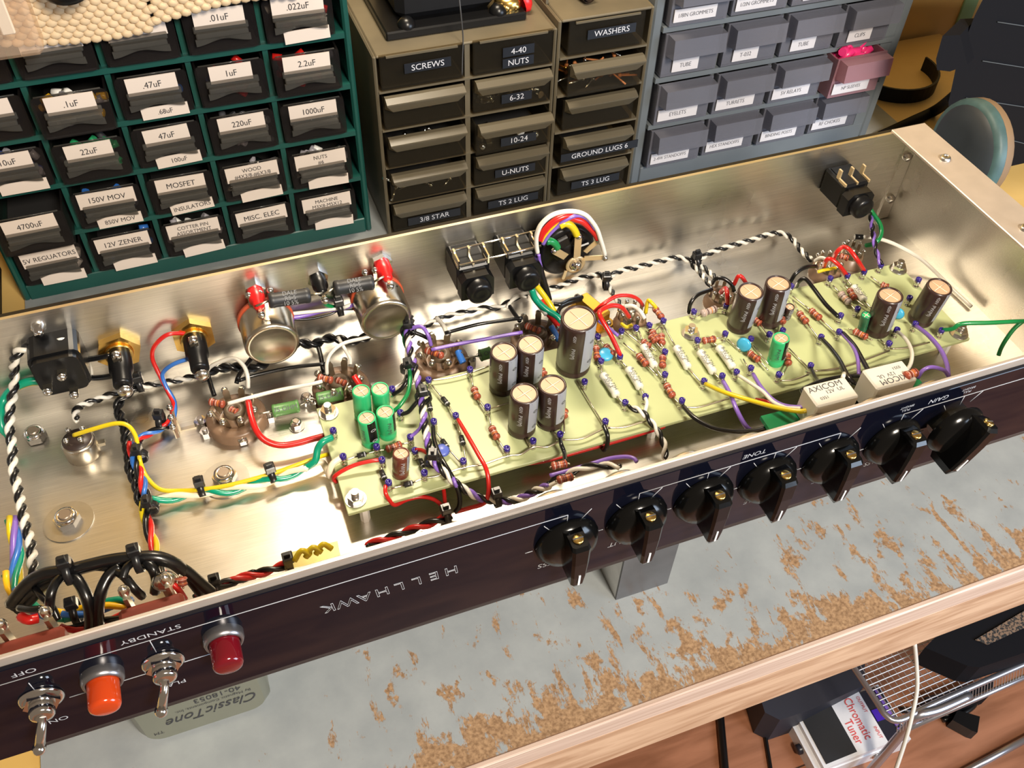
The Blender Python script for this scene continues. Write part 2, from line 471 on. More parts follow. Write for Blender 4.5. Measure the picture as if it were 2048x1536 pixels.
# ================================================================== drawer cabinets
GRN = mat('dark_green_plastic', (.009, .068, .055), .36, var=.08, vscale=2)
KHK = mat('khaki_metal', (.125, .103, .066), .5, var=.14, vscale=2.2)
GRY = mat('blue_grey_plastic', (.125, .14, .15), .45, var=.06, vscale=2)
PAPER = mat('paper_label', (.70, .60, .52), .6)
PAPW = mat('paper_label_cool', (.60, .57, .58), .6)
INK = mat('label_ink', (.03, .03, .035), .6)
TAPE = mat('black_embossed_tape', (.012, .014, .02), .3)
SMOKE = clear('smoky_clear_plastic', (.80, .77, .74), opacity=.20, body=(.035, .03, .03), rough=.16)
SMOKEH = clear('smoky_clear_handle', (.75, .72, .68), opacity=.42, body=(.10, .095, .085), rough=.16)
DUST = clear('dusty_clear_plastic', (.86, .80, .68), opacity=.22, body=(.035, .03, .022), rough=.2)
DUSTH = clear('dusty_plastic_pull', (.7, .62, .45), opacity=.62, body=(.17, .145, .10), rough=.3)
FROST = clear('frosted_plastic', (.75, .75, .80), opacity=.6, body=(.165, .165, .195), rough=.25)
FROSTP = clear('frosted_plastic_pink', (.85, .45, .50), opacity=.6, body=(.36, .20, .23), rough=.25)
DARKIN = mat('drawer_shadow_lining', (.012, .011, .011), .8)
U_, W_ = Vector((1, 0, 0)), Vector((0, 0, 1))

def cabinet_frame(c, x0, x1, y0, y1, z0, z1, cols, rows, m, side, top, bot, div, shelf, name='frame', lip=.0):
    """box with openings: cols/rows are lists of divider positions"""
    b = MB()
    b.box((x0, y0, z0), (x0 + side, y1, z1), m, ch=.02)
    b.box((x1 - side, y0, z0), (x1, y1, z1), m, ch=.02)
    b.box((x0 + side, y0 + .004, z0), (x1 - side, y1, z0 + bot), m, ch=.01)
    b.box((x0 + side, y0 + .004, z1 - top), (x1 - side, y1, z1), m, ch=.01)
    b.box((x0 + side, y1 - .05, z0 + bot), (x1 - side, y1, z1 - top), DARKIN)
    for x in cols: b.box((x - div / 2, y0 + .02, z0 + bot), (x + div / 2, y1 - .05, z1 - top), m)
    for z in rows: b.box((x0 + side, y0 - lip, z - shelf / 2), (x1 - side, y1 - .05, z + shelf / 2), m)
    return b.build(name, c)

def card(parent, lines, cx, cz, w, h, y, paper, size, mt=None, tilt=0.0, sx=1.0, name='label_card'):
    b = MB()
    r = Matrix.Rotation(tilt, 3, 'Y'); u = r @ U_; v = r @ W_; o = V(cx, y, cz)
    b.prism([(-w / 2, -h / 2), (w / 2, -h / 2), (w / 2, h / 2), (-w / 2, h / 2)], 0, .008, paper, (o, u, v, V(0, -1, 0)))
    n = len(lines)
    for i, t in enumerate(lines):
        if t: b.text(t, size, o + v * ((n - 1) / 2 - i) * size * 1.0, u, v, mt or INK, th=.011, sx=sx)
    return b.build(name, parent)

# ---- green cabinet: every drawer is a child of the cabinet
GX = [-8.155, -7.45, -6.75, -6.05, -5.35, -4.66]; GZ = [-.96, -.405, .15, .68, 1.21, 1.74, 2.27]; GY0 = 2.79
gc = thing('parts_cabinet', 'dark green plastic drawer cabinet with clear drawers and typed white paper labels', 'drawer cabinet', (-6.38, 2.79, ZT))
cabinet_frame(gc, -8.22, -4.535, GY0, 4.45, ZT, 2.45, GX[1:-1], GZ[1:-1], GRN, .065, .18, .19, .05, .055, lip=.02)
GT = {(0, 0): (['5V REGUATORS'], 1), (1, 0): (['12V ZENER'], 1), (2, 0): (['COTTER PIN', 'ASSORTMENT'], 1), (3, 0): (['MISC. ELEC'], 0), (4, 0): (['MACHINE', 'M3X8-M5X12'], 1),
      (0, 1): (['4700uF'], 0), (1, 1): (['150V MOV'], '850V MOV'), (2, 1): (['MOSFET'], 'INSULATORS'), (3, 1): (['WOOD', '#4X3/8-#6X3/8'], 1), (4, 1): (['NUTS', '#6'], 1),
      (0, 2): (['10uF'], 1), (1, 2): (['22uF'], 0), (2, 2): (['47uF'], '100uF'), (3, 2): (['220uF'], 0), (4, 2): (['1000uF'], 0),
      (0, 3): (['3.3uF'], 0), (1, 3): (['.1uF'], 0), (2, 3): (['.47uF'], '.68uF'), (3, 3): (['1uF'], 0), (4, 3): (['2.2uF'], 0),
      (0, 4): (['.0015uF'], 0), (1, 4): (['.0022uF'], 0), (2, 4): (['.0047uF'], 0), (3, 4): (['.01uF'], 0), (4, 4): (['.022uF'], 1),
      (0, 5): (['.001uF'], 0), (1, 5): (['470pF'], 0), (2, 5): (['250pF'], 0), (3, 5): (['100pF'], 0), (4, 5): (['47pF'], 0)}
def rrect(x0, x1, z0, z1, r, n=4):
    out = []
    for cx, cz, a0 in ((x1 - r, z0 + r, -90), (x1 - r, z1 - r, 0), (x0 + r, z1 - r, 90), (x0 + r, z0 + r, 180)):
        for i in range(n + 1):
            a = math.radians(a0 + 90 * i / n); out.append((cx + r * math.cos(a), cz + r * math.sin(a)))
    return out
FY = ((0, 0, 0), (1, 0, 0), (0, 0, 1), (0, -1, 0))
def drawer_mesh(w, h, style):
    """local: x across, z up, front face towards -y"""
    b = MB()
    hw = w / 2 - .035
    if style == 'green':
        sm = SMOKE
        b.prism(rrect(-hw, hw, .03, h - .09, .06), 0, .015, sm, ((0, -.05, 0), (1, 0, 0), (0, 0, 1), (0, -1, 0)))
        b.box((-hw, -.05, .03), (-hw + .02, 1.2, h - .12), sm); b.box((hw - .02, -.05, .03), (hw, 1.2, h - .12), sm)
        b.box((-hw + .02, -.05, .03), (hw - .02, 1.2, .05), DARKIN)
        b.tube([(-hw + .04, -.06, h - .09), (hw - .04, -.06, h - .09)], .008, SMOKEH)
    elif style == 'khaki':
        sm = DUST
        b.box((-hw, -.01, .03), (hw, .01, h - .04), sm)
        b.box((-hw, .01, .03), (-hw + .02, 1.2, h - .06), sm); b.box((hw - .02, .01, .03), (hw, 1.2, h - .06), sm)
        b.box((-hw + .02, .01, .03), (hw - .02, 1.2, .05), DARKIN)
    else:
        sm = style
        b.box((-hw, -.01, .03), (hw, .012, h - .05), sm)
        b.box((-hw, .012, .03), (-hw + .02, 1.1, h - .06), sm); b.box((hw - .02, .012, .03), (hw, 1.1, h - .06), sm)
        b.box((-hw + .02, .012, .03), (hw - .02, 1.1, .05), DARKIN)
    return b
def handle_mesh(w, h, style):
    b = MB(); hw = w / 2 - .05
    if style == 'green':
        # scooped finger ledge under the label: two steps and a wavy lip
        a, c = -hw + .06, hw - .06; n = 14
        zt = h * .475
        for (yy0, yy1, z0, z1, ins) in ((-.10, -.066, zt - .02, zt + .045, 0), (-.15, -.10, zt - .05, zt - .0, .012)):
            b.box((a + ins, yy0, z0), (c - ins, yy1, z1), SMOKEH, ch=.008)
        vs = []; fs = []
        for i in range(n + 1):
            t = i / n; x = a + (c - a) * t; dz = .022 * math.cos(t * 2 * math.pi) + .01
            vs += [V(x, -.15, zt - .045), V(x, -.13, zt - .085 - dz), V(x, -.118, zt - .085 - dz), V(x, -.138, zt - .045)]
        for i in range(n):
            for j in range(4): fs.append([i * 4 + j, i * 4 + (j + 1) % 4, i * 4 + 4 + (j + 1) % 4, i * 4 + 4 + j])
        fs += [[3, 2, 1, 0], [n * 4 + j for j in range(4)]]
        b.add(vs, fs, SMOKEH)
    elif style == 'khaki':
        # full-width sloping pull along the top of the drawer
        z1 = h - .03; P = [(0, z1), (0, z1 - .14), (.055, z1 - .155), (.115, z1 - .05), (.115, z1 - .035), (.05, z1)]
        vs = []; fs = []
        k = len(P)
        for x, ins in ((-hw, 0), (hw, 0)):
            for d, z in P: vs.append(V(x + (.07 if d == .055 else 0) * (1 if x < 0 else -1), -.012 - d, z))
        fs = [[(j + 1) % k, j, k + j, k + (j + 1) % k] for j in range(k)] + [list(range(k)), [k + j for j in reversed(range(k))]]
        b.add(vs, fs, DUSTH)
    else:
        # hood-like box pull over the upper half
        z1 = h - .055; z0 = h * .44
        P = [(0, z1), (0, z0 + .03), (.05, z0), (.17, z0 + .06), (.15, z1 - .0)]
        k = len(P); vs = []
        for x in (-hw + .01, hw - .01):
            for d, z in P: vs.append(V(x + (.05 if d == .05 else 0) * (1 if x < 0 else -1), -.012 - d, z))
        fs = [[(j + 1) % k, j, k + j, k + (j + 1) % k] for j in range(k)] + [list(range(k)), [k + j for j in reversed(range(k))]]
        b.add(vs, fs, style)
    return b
def link_mesh(name, me_obj, parent, loc):
    o = bpy.data.objects.new(name, me_obj.data); COL.objects.link(o); o.parent = parent; o.location = loc
    o['_o'] = tuple(Vector(parent['_o']) + Vector(loc)); return o
def proto(b, name):
    o = b.build(name, None, (0, 0, 0)); return o
protos = []
gd = proto(drawer_mesh(.70, .54, 'green'), 'drawer'); gh = proto(handle_mesh(.70, .54, 'green'), 'handle'); protos += [gd, gh]
for (i, j), (tx, low) in GT.items():
    cx = (GX[i] + GX[i + 1]) / 2; z0 = GZ[j] + .02
    out = {(0, 1): .22, (4, 1): .02, (1, 3): .10, (4, 3): .05, (1, 2): .04}.get((i, j), 0) + random.uniform(0, .02)
    loc = V(cx, GY0 - out, z0) - Vector(gc['_o'])
    d = link_mesh('drawer', gd, gc, loc)
    link_mesh('handle', gh, d, (0, 0, 0))
    wide = len(tx[0]) > 8 or len(tx) > 1
    w = .52 if wide else (.30 + .028 * len(tx[0]))
    sz = .085 if (len(tx) == 1) else .062
    if tx[0] == '5V REGUATORS': sz = .078
    c = card(d, tx, cx + .0, z0 + .355, w, .17, GY0 - out - .075, PAPER, sz, tilt=random.uniform(-.03, .02), sx=.9)
    if low:
        t = [low] if isinstance(low, str) else ['']
        card(d, t, cx + .05, z0 + .075, .42, .12, GY0 - out - .072, PAPER, .07, tilt=random.uniform(-.05, .03), sx=.9, name='lower_label_card')

# ---- khaki cabinets
KZ = [ZT + .03, -.69, -.245, .205, .64, 1.0]; KY0 = 2.62
kc = thing('parts_cabinet', 'two-column khaki metal cabinet with dusty drawers and embossed black tape labels', 'drawer cabinet', (-3.4, KY0, ZT))
cabinet_frame(kc, -4.385, -2.475, KY0, 4.2, ZT, 1.03, [-3.43], KZ[1:-1], KHK, .035, .03, .03, .055, .022)
k2 = thing('parts_cabinet', 'narrow single-column khaki metal cabinet with washer and lug drawers', 'drawer cabinet', (-1.9, KY0, ZT))
cabinet_frame(k2, -2.465, -1.395, KY0, 4.2, ZT, 1.10, [], [z + .04 for z in KZ[1:-1]], KHK, .035, .03, .03, .055, .022)
tray = MB(); tray.box((-2.46, 3.0, 1.10), (-2.43, 4.15, 1.16), KHK); tray.box((-1.43, 3.0, 1.10), (-1.40, 4.15, 1.16), KHK)
tray.build('tray_lip', k2)
kd = proto(drawer_mesh(.92, .44, 'khaki'), 'drawer'); kh = proto(handle_mesh(.92, .44, 'khaki'), 'pull'); protos += [kd, kh]
KT = {(0, 4): ['SCREWS'], (0, 3): [], (0, 2): [], (0, 1): [], (0, 0): ['3/8 STAR'],
      (1, 4): ['4-40', 'NUTS'], (1, 3): ['6-32'], (1, 2): ['10-24'], (1, 1): ['U-NUTS'], (1, 0): ['TS 2 LUG'],
      (2, 4): ['WASHERS'], (2, 3): [], (2, 2): [], (2, 1): ['GROUND LUGS 6'], (2, 0): ['TS 3 LUG']}
KCX = [(-4.35 - 3.457) / 2, (-3.4025 - 2.51) / 2, -1.93]
for (i, j), tx in KT.items():
    par = k2 if i == 2 else kc
    dz = .04 if i == 2 else 0
    z0 = KZ[j] + dz; cx = KCX[i]; out = {(2, 3): .07, (1, 2): .10, (1, 1): .03, (0, 2): .04, (0, 1): .04, (2, 1): .03}.get((i, j), random.uniform(.0, .015))
    loc = V(cx, KY0 - out, z0) - Vector(par['_o'])
    d = link_mesh('drawer', kd, par, loc)
    if j < 4: link_mesh('pull', kh, d, (0, 0, 0))
    else:
        b = MB(); b.box((cx - .36, KY0 - out - .03, z0 + .375), (cx + .36, KY0 - out - .012, z0 + .395), DUSTH); b.build('pull', d)
    for k, t in enumerate(tx):
        w = .075 * len(t) * .92 + .06
        zz = z0 + (.24 if j == 4 else .15) - k * .12
        card(d, [t], cx + .05, zz, w, .10, KY0 - out - .022, TAPE, .088, mat('embossed_white', (.62, .62, .66), .5), sx=1.02, name='embossed_tape_label', tilt=-.01)

# ---- grey cabinet
YX = [-1.25, -.50, .25, 1.0, 1.75]; YZ = [-.95, -.37, .22, .81, 1.40, 1.98]; YY0 = 2.66
yc = thing('parts_cabinet', 'blue grey plastic drawer cabinet with frosted drawers, right of the khaki cabinets', 'drawer cabinet', (.35, YY0, ZT))
cabinet_frame(yc, -1.375, 2.03, YY0, 4.3, ZT, 2.15, YX[1:-1], YZ[1:-1], GRY, .12, .17, .21, .04, .06, lip=.03)
MB().box((1.76, YY0 + .01, ZT + .21), (1.91, 4.2, 1.98), GRY).build('side_rib', yc)
yd = proto(drawer_mesh(.75, .58, FROST), 'drawer'); yh = proto(handle_mesh(.75, .58, FROST), 'pull')
pd = proto(drawer_mesh(.75, .58, FROSTP), 'drawer'); ph_ = proto(handle_mesh(.75, .58, FROSTP), 'pull'); protos += [yd, yh, pd, ph_]
YT = {(0, 0): '2-4W STANDOFFS', (1, 0): 'HEX STANDOFFS', (2, 0): 'BINDING POSTS', (3, 0): 'RF CHOKES', (0, 1): 'EYELETS', (1, 1): 'TURRETS', (2, 1): '5V RELAYS', (3, 1): 'NP SLEEVES',
      (0, 2): 'TUBE', (1, 2): 'T-032', (2, 2): 'TUBE', (3, 2): 'CLIPS', (0, 3): '1/8IN GROMMETS', (1, 3): '1/2IN GROMMETS', (2, 3): 'LUGS', (3, 3): 'KEPS', (0, 4): 'TIES', (1, 4): 'CAPS', (2, 4): 'PINS', (3, 4): 'FEET'}
for (i, j), t in YT.items():
    cx = (YX[i] + YX[i + 1]) / 2; z0 = YZ[j] + .02; pink = (i, j) == (3, 1); out = .18 if pink else random.uniform(.03, .06)
    if i == 3 and j == 0: out = .02
    loc = V(cx, YY0 - out, z0) - Vector(yc['_o'])
    d = link_mesh('drawer', pd if pink else yd, yc, loc)
    link_mesh('pull', ph_ if pink else yh, d, (0, 0, 0))
    long = len(t) > 9
    card(d, [t], cx - .06, z0 + .15, .50 if long or len(t) > 6 else .32, .14, YY0 - out - .022, PAPW, .062 if long else .07, mat('label_grey_ink', (.14, .14, .16), .6), sx=.85)
    if pink: d['label'] = 'pulled-out drawer of pink sleeves'
for o in protos:   # the first-built meshes live on in the drawers
    bpy.data.objects.remove(o)

# ---- things in the drawers that show through
def pile(name, label, cat, box, n, mts, r, kind='bit', ell=3.0, seed=1):
    rnd = random.Random(seed); b = MB(); (x0, y0, z0), (x1, y1, z1) = box
    for _ in range(n):
        c = V(rnd.uniform(x0, x1), rnd.uniform(y0, y1), rnd.uniform(z0, z1)); mt = rnd.choice(mts)
        if kind == 'nut': b.hexa(c, c + V(rnd.uniform(-1, 1), rnd.uniform(-1, 1), rnd.uniform(-1, 1)).normalized() * r, r, mt) if rnd.random() < .6 else b.ball(c, r * .7, mt, 8)
        elif kind == 'screw':
            d = V(rnd.uniform(-1, 1), rnd.uniform(-.3, .3), rnd.uniform(-.6, .6)).normalized(); b.cyl(c, c + d * r * ell, r * .35, mt, 6); b.ball(c, r * .8, mt, 8)
        else:
            d = V(rnd.uniform(-1, 1), rnd.uniform(-.4, .4), rnd.uniform(-.3, 1)).normalized(); b.cyl(c - d * r, c + d * r, r * .8, mt, 8)
    return tag(b.build(name), label, cat, kind='stuff')
def inside(i, j, a=.10, dd=.16, hh=.27): return ((GX[i] + a, GY0 - .02, GZ[j] + .09), (GX[i + 1] - a, GY0 + dd, GZ[j] + .09 + hh))
ZNC = mat('zinc_hardware', (.70, .72, .74), .16, 1)
ORB = mat('rusty_brown', (.40, .14, .04), .6)
pile('loose_nuts', 'heap of small shiny nuts filling the 6-32 drawer', 'nuts', ((-3.32, KY0 + .06, KZ[3] + .08), (-2.6, KY0 + .16, KZ[3] + .27)), 110, [ZNC], .042, 'nut', seed=2)
pile('loose_nuts', 'a few large shiny nuts in the 10-24 drawer', 'nuts', ((-3.32, KY0 - .06, KZ[2] + .08), (-2.62, KY0 + .15, KZ[2] + .25)), 14, [ZNC], .062, 'nut', seed=3)
pile('loose_screws', 'pile of long shiny screws in the drawer under the washers', 'screws', ((-2.3, KY0 + .0, KZ[3] + .12), (-1.6, KY0 + .25, KZ[3] + .3)), 44, [ZNC, ZNC, ORB, BRASS], .03, 'screw', 7, seed=4)
pile('loose_screws', 'round-headed screws in the khaki drawer above the star washers', 'screws', ((-4.28, KY0 + .02, KZ[1] + .1), (-3.6, KY0 + .2, KZ[1] + .26)), 14, [ZNC], .04, 'screw', 4, seed=5)
pile('loose_screws', 'few screws in the khaki drawer third from the top', 'screws', ((-4.1, KY0 + .02, KZ[2] + .14), (-3.6, KY0 + .2, KZ[2] + .28)), 7, [ZNC], .036, 'screw', 3, seed=6)
pile('orange_parts', 'orange brown bits in the khaki drawer second from the top', 'parts', ((-4.2, KY0 + .03, KZ[3] + .2), (-3.75, KY0 + .2, KZ[3] + .3)), 8, [ORB, GOLDL], .04, seed=7)
for (i, j, n, ms, lab, s) in ((1, 3, 26, ['wire_amber', 'white_plastic', 'wire_grey'], 'yellow and clear parts in the .1uF drawer', 11),
                              (1, 2, 30, ['capacitor_sleeve_green', 'capacitor_sleeve_green', 'dark_print'], 'green capacitors in the 22uF drawer', 12),
                              (3, 3, 22, ['wire_red', 'dark_blue_disc', 'dark_print'], 'dark red and blue parts in the 1uF drawer', 13),
                              (4, 3, 26, ['wire_red', 'wire_red', 'dark_print'], 'red film capacitors in the 2.2uF drawer', 14),
                              (4, 4, 14, ['wire_red', 'white_plastic'], 'dark red parts and a white sleeve in the .022uF drawer', 15),
                              (3, 1, 30, ['zinc_hardware', 'wire_grey'], 'bagged screws in the WOOD drawer', 16),
                              (4, 1, 28, ['zinc_hardware', 'white_plastic', 'wire_grey'], 'bagged nuts in the NUTS drawer', 17),
                              (0, 0, 10, ['wire_blue', 'white_plastic'], 'blue and white parts in the 5V REGUATORS drawer', 18),
                              (2, 3, 14, ['wire_blue', 'dark_print'], 'blue parts in the .47uF drawer', 19),
                              (0, 2, 16, ['wire_grey', 'dark_blue_disc', 'dark_print'], 'grey parts in the 10uF drawer', 20),
                              (2, 0, 16, ['wire_grey', 'white_plastic'], 'pale cotter pins in the COTTER drawer', 21),
                              (3, 2, 16, ['wire_grey', 'dark_print'], 'grey parts in the 220uF drawer', 22),
                              (1, 0, 10, ['wire_blue', 'zinc_hardware', 'dark_print'], 'small parts in the 12V ZENER drawer', 23),
                              (1, 1, 12, ['dark_print', 'wire_blue'], 'dark disc parts in the 150V MOV drawer', 24)):
    pile('drawer_contents', lab, 'parts', inside(i, j), n, [MATS[k] for k in ms], .045, seed=s)
b = MB(); rnd = random.Random(5)
PINK = mat('pink_sleeve', (.75, .03, .17), .3, coat=.3)
bx = (YX[3] + YX[4]) / 2; bz = YZ[1] + .3
for k in range(16):
    c = V(bx + rnd.uniform(-.18, .2), YY0 + rnd.uniform(-.12, .05), bz + .18 + rnd.uniform(-.1, .10)); d = V(rnd.uniform(-1, 1), rnd.uniform(-.3, .3), rnd.uniform(-.2, 1)).normalized()
    b.cyl(c - d * .10, c + d * .10, .05, PINK, 8)
tag(b.build('pink_sleeves'), 'bright pink sleeves heaped out of the pulled-out drawer', 'sleeves', kind='stuff')

# ---- on top of the cabinets
MATY = mat('beige_foam_grip', (.62, .46, .28), .75, var=.06, vscale=4)
b = MB()
mx0, mx1 = -8.3, -4.95; cell = .085; nx = int((mx1 - mx0) / cell)
edge = lambda x: 1.66 + .07 * math.sin((x + 6.1) * 2.6) + (.05 if x > -6.3 else 0)
for i in range(nx):
    x = mx0 + (i + .5) * cell; zb_ = edge(x)
    nrow = int((2.52 - zb_) / (cell * .62)) + 1
    for j in range(nrow):
        z = zb_ + j * cell * .62; xx = x + (cell / 2 if j % 2 else 0)
        y = 2.60 - .05 * math.sin(x * 3) * max(0, (2.3 - z))
        vs = []
        n = 8
        for rr, dy in ((1, .0), (.92, -.018), (.5, -.032)):
            for k in range(n):
                a = 2 * math.pi * k / n; vs.append(V(xx + cell * .62 * rr * math.cos(a), y + dy, z + cell * .50 * rr * math.sin(a)))
        vs.append(V(xx, y - .036, z))
        fs = [[r * n + k, r * n + (k + 1) % n, (r + 1) * n + (k + 1) % n, (r + 1) * n + k] for r in range(2) for k in range(n)] + [[2 * n + k, 2 * n + (k + 1) % n, 3 * n] for k in range(n)] + [[n - 1 - k for k in range(n)]]
        b.add(vs, fs, MATY, True)
# the flat part lying on the cabinet top
b.box((mx0, 2.60, 2.455), (mx1, 4.4, 2.50), MATY)
tag(b.build('grip_mat'), 'beige knobbly non-slip mat draped over the top of the green cabinet', 'mat')
b = MB(); b.lathe([(.0, 0), (.19, 0), (.22, .03), (.22, .09), (.18, .12), (.0, .12)], BLK, unp(130, -34, 1, 2.44), (0, -.6, 1), 28, cap=False)
tag(b.build('black_dish'), 'round glossy black dish at the top edge of the beige mat', 'dish')
CLR = clear('clear_blister', (.93, .86, .78), opacity=.22, body=(.62, .50, .40), rough=.08)
b = MB(); c0 = unp(-60, 92, 1, 2.25); c1 = unp(90, 84, 1, 2.25); z0 = c1.z; 
b.box((c0.x - .3, 2.02, z0), (c1.x, 2.30, z0 + 1.1), CLR, ch=.04)
bl = thing('blister_pack', 'clear plastic package with a white strip hanging at the top left corner', 'package', (c0.x, 2.1, z0))
b.build('clear_shell', bl)
w0 = unp(5, 70, 1, 2.1); w1 = unp(34, 70, 1, 2.1)
MB().box((w0.x, 2.08, w0.z), (w1.x, 2.12, w0.z + .8), WHP, ch=.01).build('white_strip', bl)
# black power unit on the khaki cabinet
pu = thing('black_power_unit', 'flat black transformer box with rounded bolts on the khaki cabinet top', 'power unit', (-3.4, 3.3, 1.03))
MB().box((-4.18, 2.86, 1.03), (-2.72, 4.1, 1.12), BLK, ch=.015).build('base_plate', pu)
MB().box((-4.02, 3.02, 1.12), (-2.98, 4.05, 1.9), MBLK, ch=.08).build('body', pu)
for x, y in ((-3.95, 2.95), (-3.0, 2.95)):
    b = MB(); b.lathe([(.09, 0), (.09, .03), (.05, .08), (.0, .09)], BLK, (x, y, 1.12), n=14, cap=False); b.build('bolt', pu)
b = MB(); c = unp(1015, 14, 2, 1.1); c.z = 1.14
kn = thing('brass_thumb_nut', 'brass lobed thumb nut with red cap on the khaki cabinet top', 'thumb nut', (c.x, c.y, 1.03))
for k in range(6):
    a = k * math.pi / 3; b.ball(c + V(math.cos(a) * .10, math.sin(a) * .10, 0), .055, BRASS)
b.lathe([(.13, -.11), (.14, .05), (.10, .09)], BRASS, c, n=16); b.build('brass_body', kn)
b = MB(); b.lathe([(.13, 0), (.14, .05), (.10, .09), (0, .1)], mat('red_cap', (.75, .02, .02), .3), c + V(.14, .02, .0), (.9, .1, .3), 16, cap=False); b.build('red_cap', kn)
b = MB(); TUBE = mat('rusty_tube', (.07, .045, .03), .6, .3)
for (xa, xb) in ((-2.26, -2.30), (-2.02, -2.08)):
    b = MB(); L0 = V(xa + .22, 2.85 + (0 if xa < -2.2 else .25), 1.19); b.lathe([(.075, 0), (.075, 1.1), (.055, 1.1), (.055, 0)], TUBE, L0, (-.12, 1, 0), 14, cap=False)
    tag(b.build('metal_tube'), 'dark metal tube lying on the washer cabinet, ' + ('left one' if xa < -2.2 else 'right one'), 'tube')
b = MB(); b.box((-1.72, 3.1, 1.10), (-1.6, 4.0, 1.17), ORB, ch=.01)
tag(b.build('rusty_file'), 'flat rusty brown file on the narrow khaki cabinet', 'file')
b = MB(); b.tube(smooth_path([unp(918, -8, 1, 2.5), unp(922, 30, 1, 2.5), unp(926, 75, 1, 2.58), unp(925, 110, 1, 2.6), unp(924, 150, 1, 2.6)]), .007, DSTEEL)
tag(b.build('thin_wire'), 'thin hair-like wire hanging over the front of the khaki cabinet', 'wire')

# ---- right of the cabinets
def ring_band(c, r, w, th, mt, ax=(0, 0, 1), n=40):
    b = MB(); b.lathe([(r, 0), (r, w), (r - th, w), (r - th, 0), (r, 0)], mt, c, ax, n, cap=False); return b
c = unp(1790, 168, 2, ZT)
b = MB(); vs = []; n = 24
for k in range(n + 1):
    a = math.radians(168 + 200 * k / n)
    for rr, zz in ((.62, 0), (.62, .2), (.59, .2), (.59, 0)): vs.append(V(3.18 + rr * math.cos(a), 3.75 + rr * math.sin(a), ZT + zz))
fs = [[k * 4 + q, k * 4 + (q + 1) % 4, (k + 1) * 4 + (q + 1) % 4, (k + 1) * 4 + q] for k in range(n) for q in range(4)] + [[3, 2, 1, 0], [n * 4 + q for q in range(4)]]
b.add(vs, fs, MBLK, False)
tag(b.build('black_band'), 'curved black band standing on the yellow plywood right of the grey cabinet', 'band')
bag = thing('equipment_bag', 'big black padded bag with stitched seams in the top right corner', 'bag', (5.0, 2.4, ZT))
BAGM = mat('black_nylon', (.006, .006, .008), .7, bump=.15, vscale=60, spec=.12)
p0 = unp(1905, 200, 1, 2.9)
def slab(b, pts, th, mt, dirv):
    n = len(pts); d = Vector(dirv)
    vs = [Vector(p) for p in pts] + [Vector(p) + d * th for p in pts]
    fs = [list(range(n)), [n + i for i in reversed(range(n))]] + [[i, n + i, n + (i + 1) % n, (i + 1) % n] for i in range(n)]
    b.add(vs, fs, mt)
b = MB(); Yb = 1.5
out = [unp(*q, 1, Yb) for q in ((1935, 330), (1900, 262), (1897, 205), (1915, 120), (1950, 30), (1985, -40), (2300, -40), (2300, 560), (2060, 470))]
slab(b, out, 1.5, BAGM, (.85, .5, .0)); b.build('bag_body', bag)
for k, (a, c_) in enumerate((((1995, 44), (2048, 52)), ((1965, 122), (2048, 135)), ((1932, 196), (2048, 214)), ((2000, 275), (2060, 290)))):
    b = MB(); b.tube([unp(*a, 1, Yb - .012), unp(*c_, 1, Yb - .012), unp(c_[0] + 120, c_[1] + 14, 1, Yb - .012)], .006, mat('stitching', (.06, .07, .08), .6)); b.build('seam', bag)
b = MB(); q = [unp(*p, 1, Yb - .1) for p in ((1872, 118), (1885, 72), (1920, 70), (1935, 130), (1900, 143), (1874, 140))]
slab(b, q, .5, BAGM, (.85, .5, 0)); b.build('side_pad', bag)
b = MB(); b.tube(smooth_path([unp(1760, 273, 2, ZT + .05), unp(1820, 245, 2, ZT + .06), unp(1872, 220, 2, ZT + .1), unp(1912, 190, 1, Yb + .3)]), .07, BAGM, 8); b.build('strap', bag)
b = MB(); q = [unp(*p, 1, 4.66) for p in ((1905, 70), (1932, 0), (1938, -20), (1965, -20), (1958, 0), (1930, 70))]
slab(b, q, .03, mat('pale_green_card', (.24, .42, .22), .6), (0, 1, 0))
tag(b.build('green_card'), 'pale green card against the yellow plywood wall behind the bag', 'card')
# worn disc beside the chassis
dc = thing('round_cushion', 'round dark slate disc with teal rim and worn tan edge right of the chassis', 'disc', (.75, .05, ZT))
ctr = unp(1922, 302, 1, .25); axd = V(-.86, .10, .05).normalized()
DSL = mat('slate_face', (.022, .028, .034), .5, var=.2, vscale=3); TEAL = mat('teal_rim', (.05, .10, .10), .5, var=.3, vscale=5); TAN = mat('tan_worn_edge', (.22, .13, .055), .7, col2=(.20, .13, .08), vscale=4)
rad = .50
b = MB(); b.lathe([(rad * .88, .0), (rad * .80, .035), (rad * .45, .06), (0, .06)], DSL, ctr, axd, 36, cap=False); b.build('slate_face', dc)
b = MB(); b.lathe([(rad * .88, 0), (rad * .97, -.01), (rad, -.05), (rad, -.10)], TEAL, ctr, axd, 36, cap=False); b.build('teal_rim', dc)
b = MB(); b.lathe([(rad, -.101), (rad * 1.0, -.17), (rad * .95, -.20), (0, -.20)], TAN, ctr, axd, 36, cap=False); b.build('tan_edge', dc)
low = ctr.z - rad - .1
b = MB(); b.cyl((ctr.x + .1, ctr.y + .1, ZT), (ctr.x + .1, ctr.y + .1, ctr.z - rad * .55), .12, MBLK, 14); b.build('foot', dc)

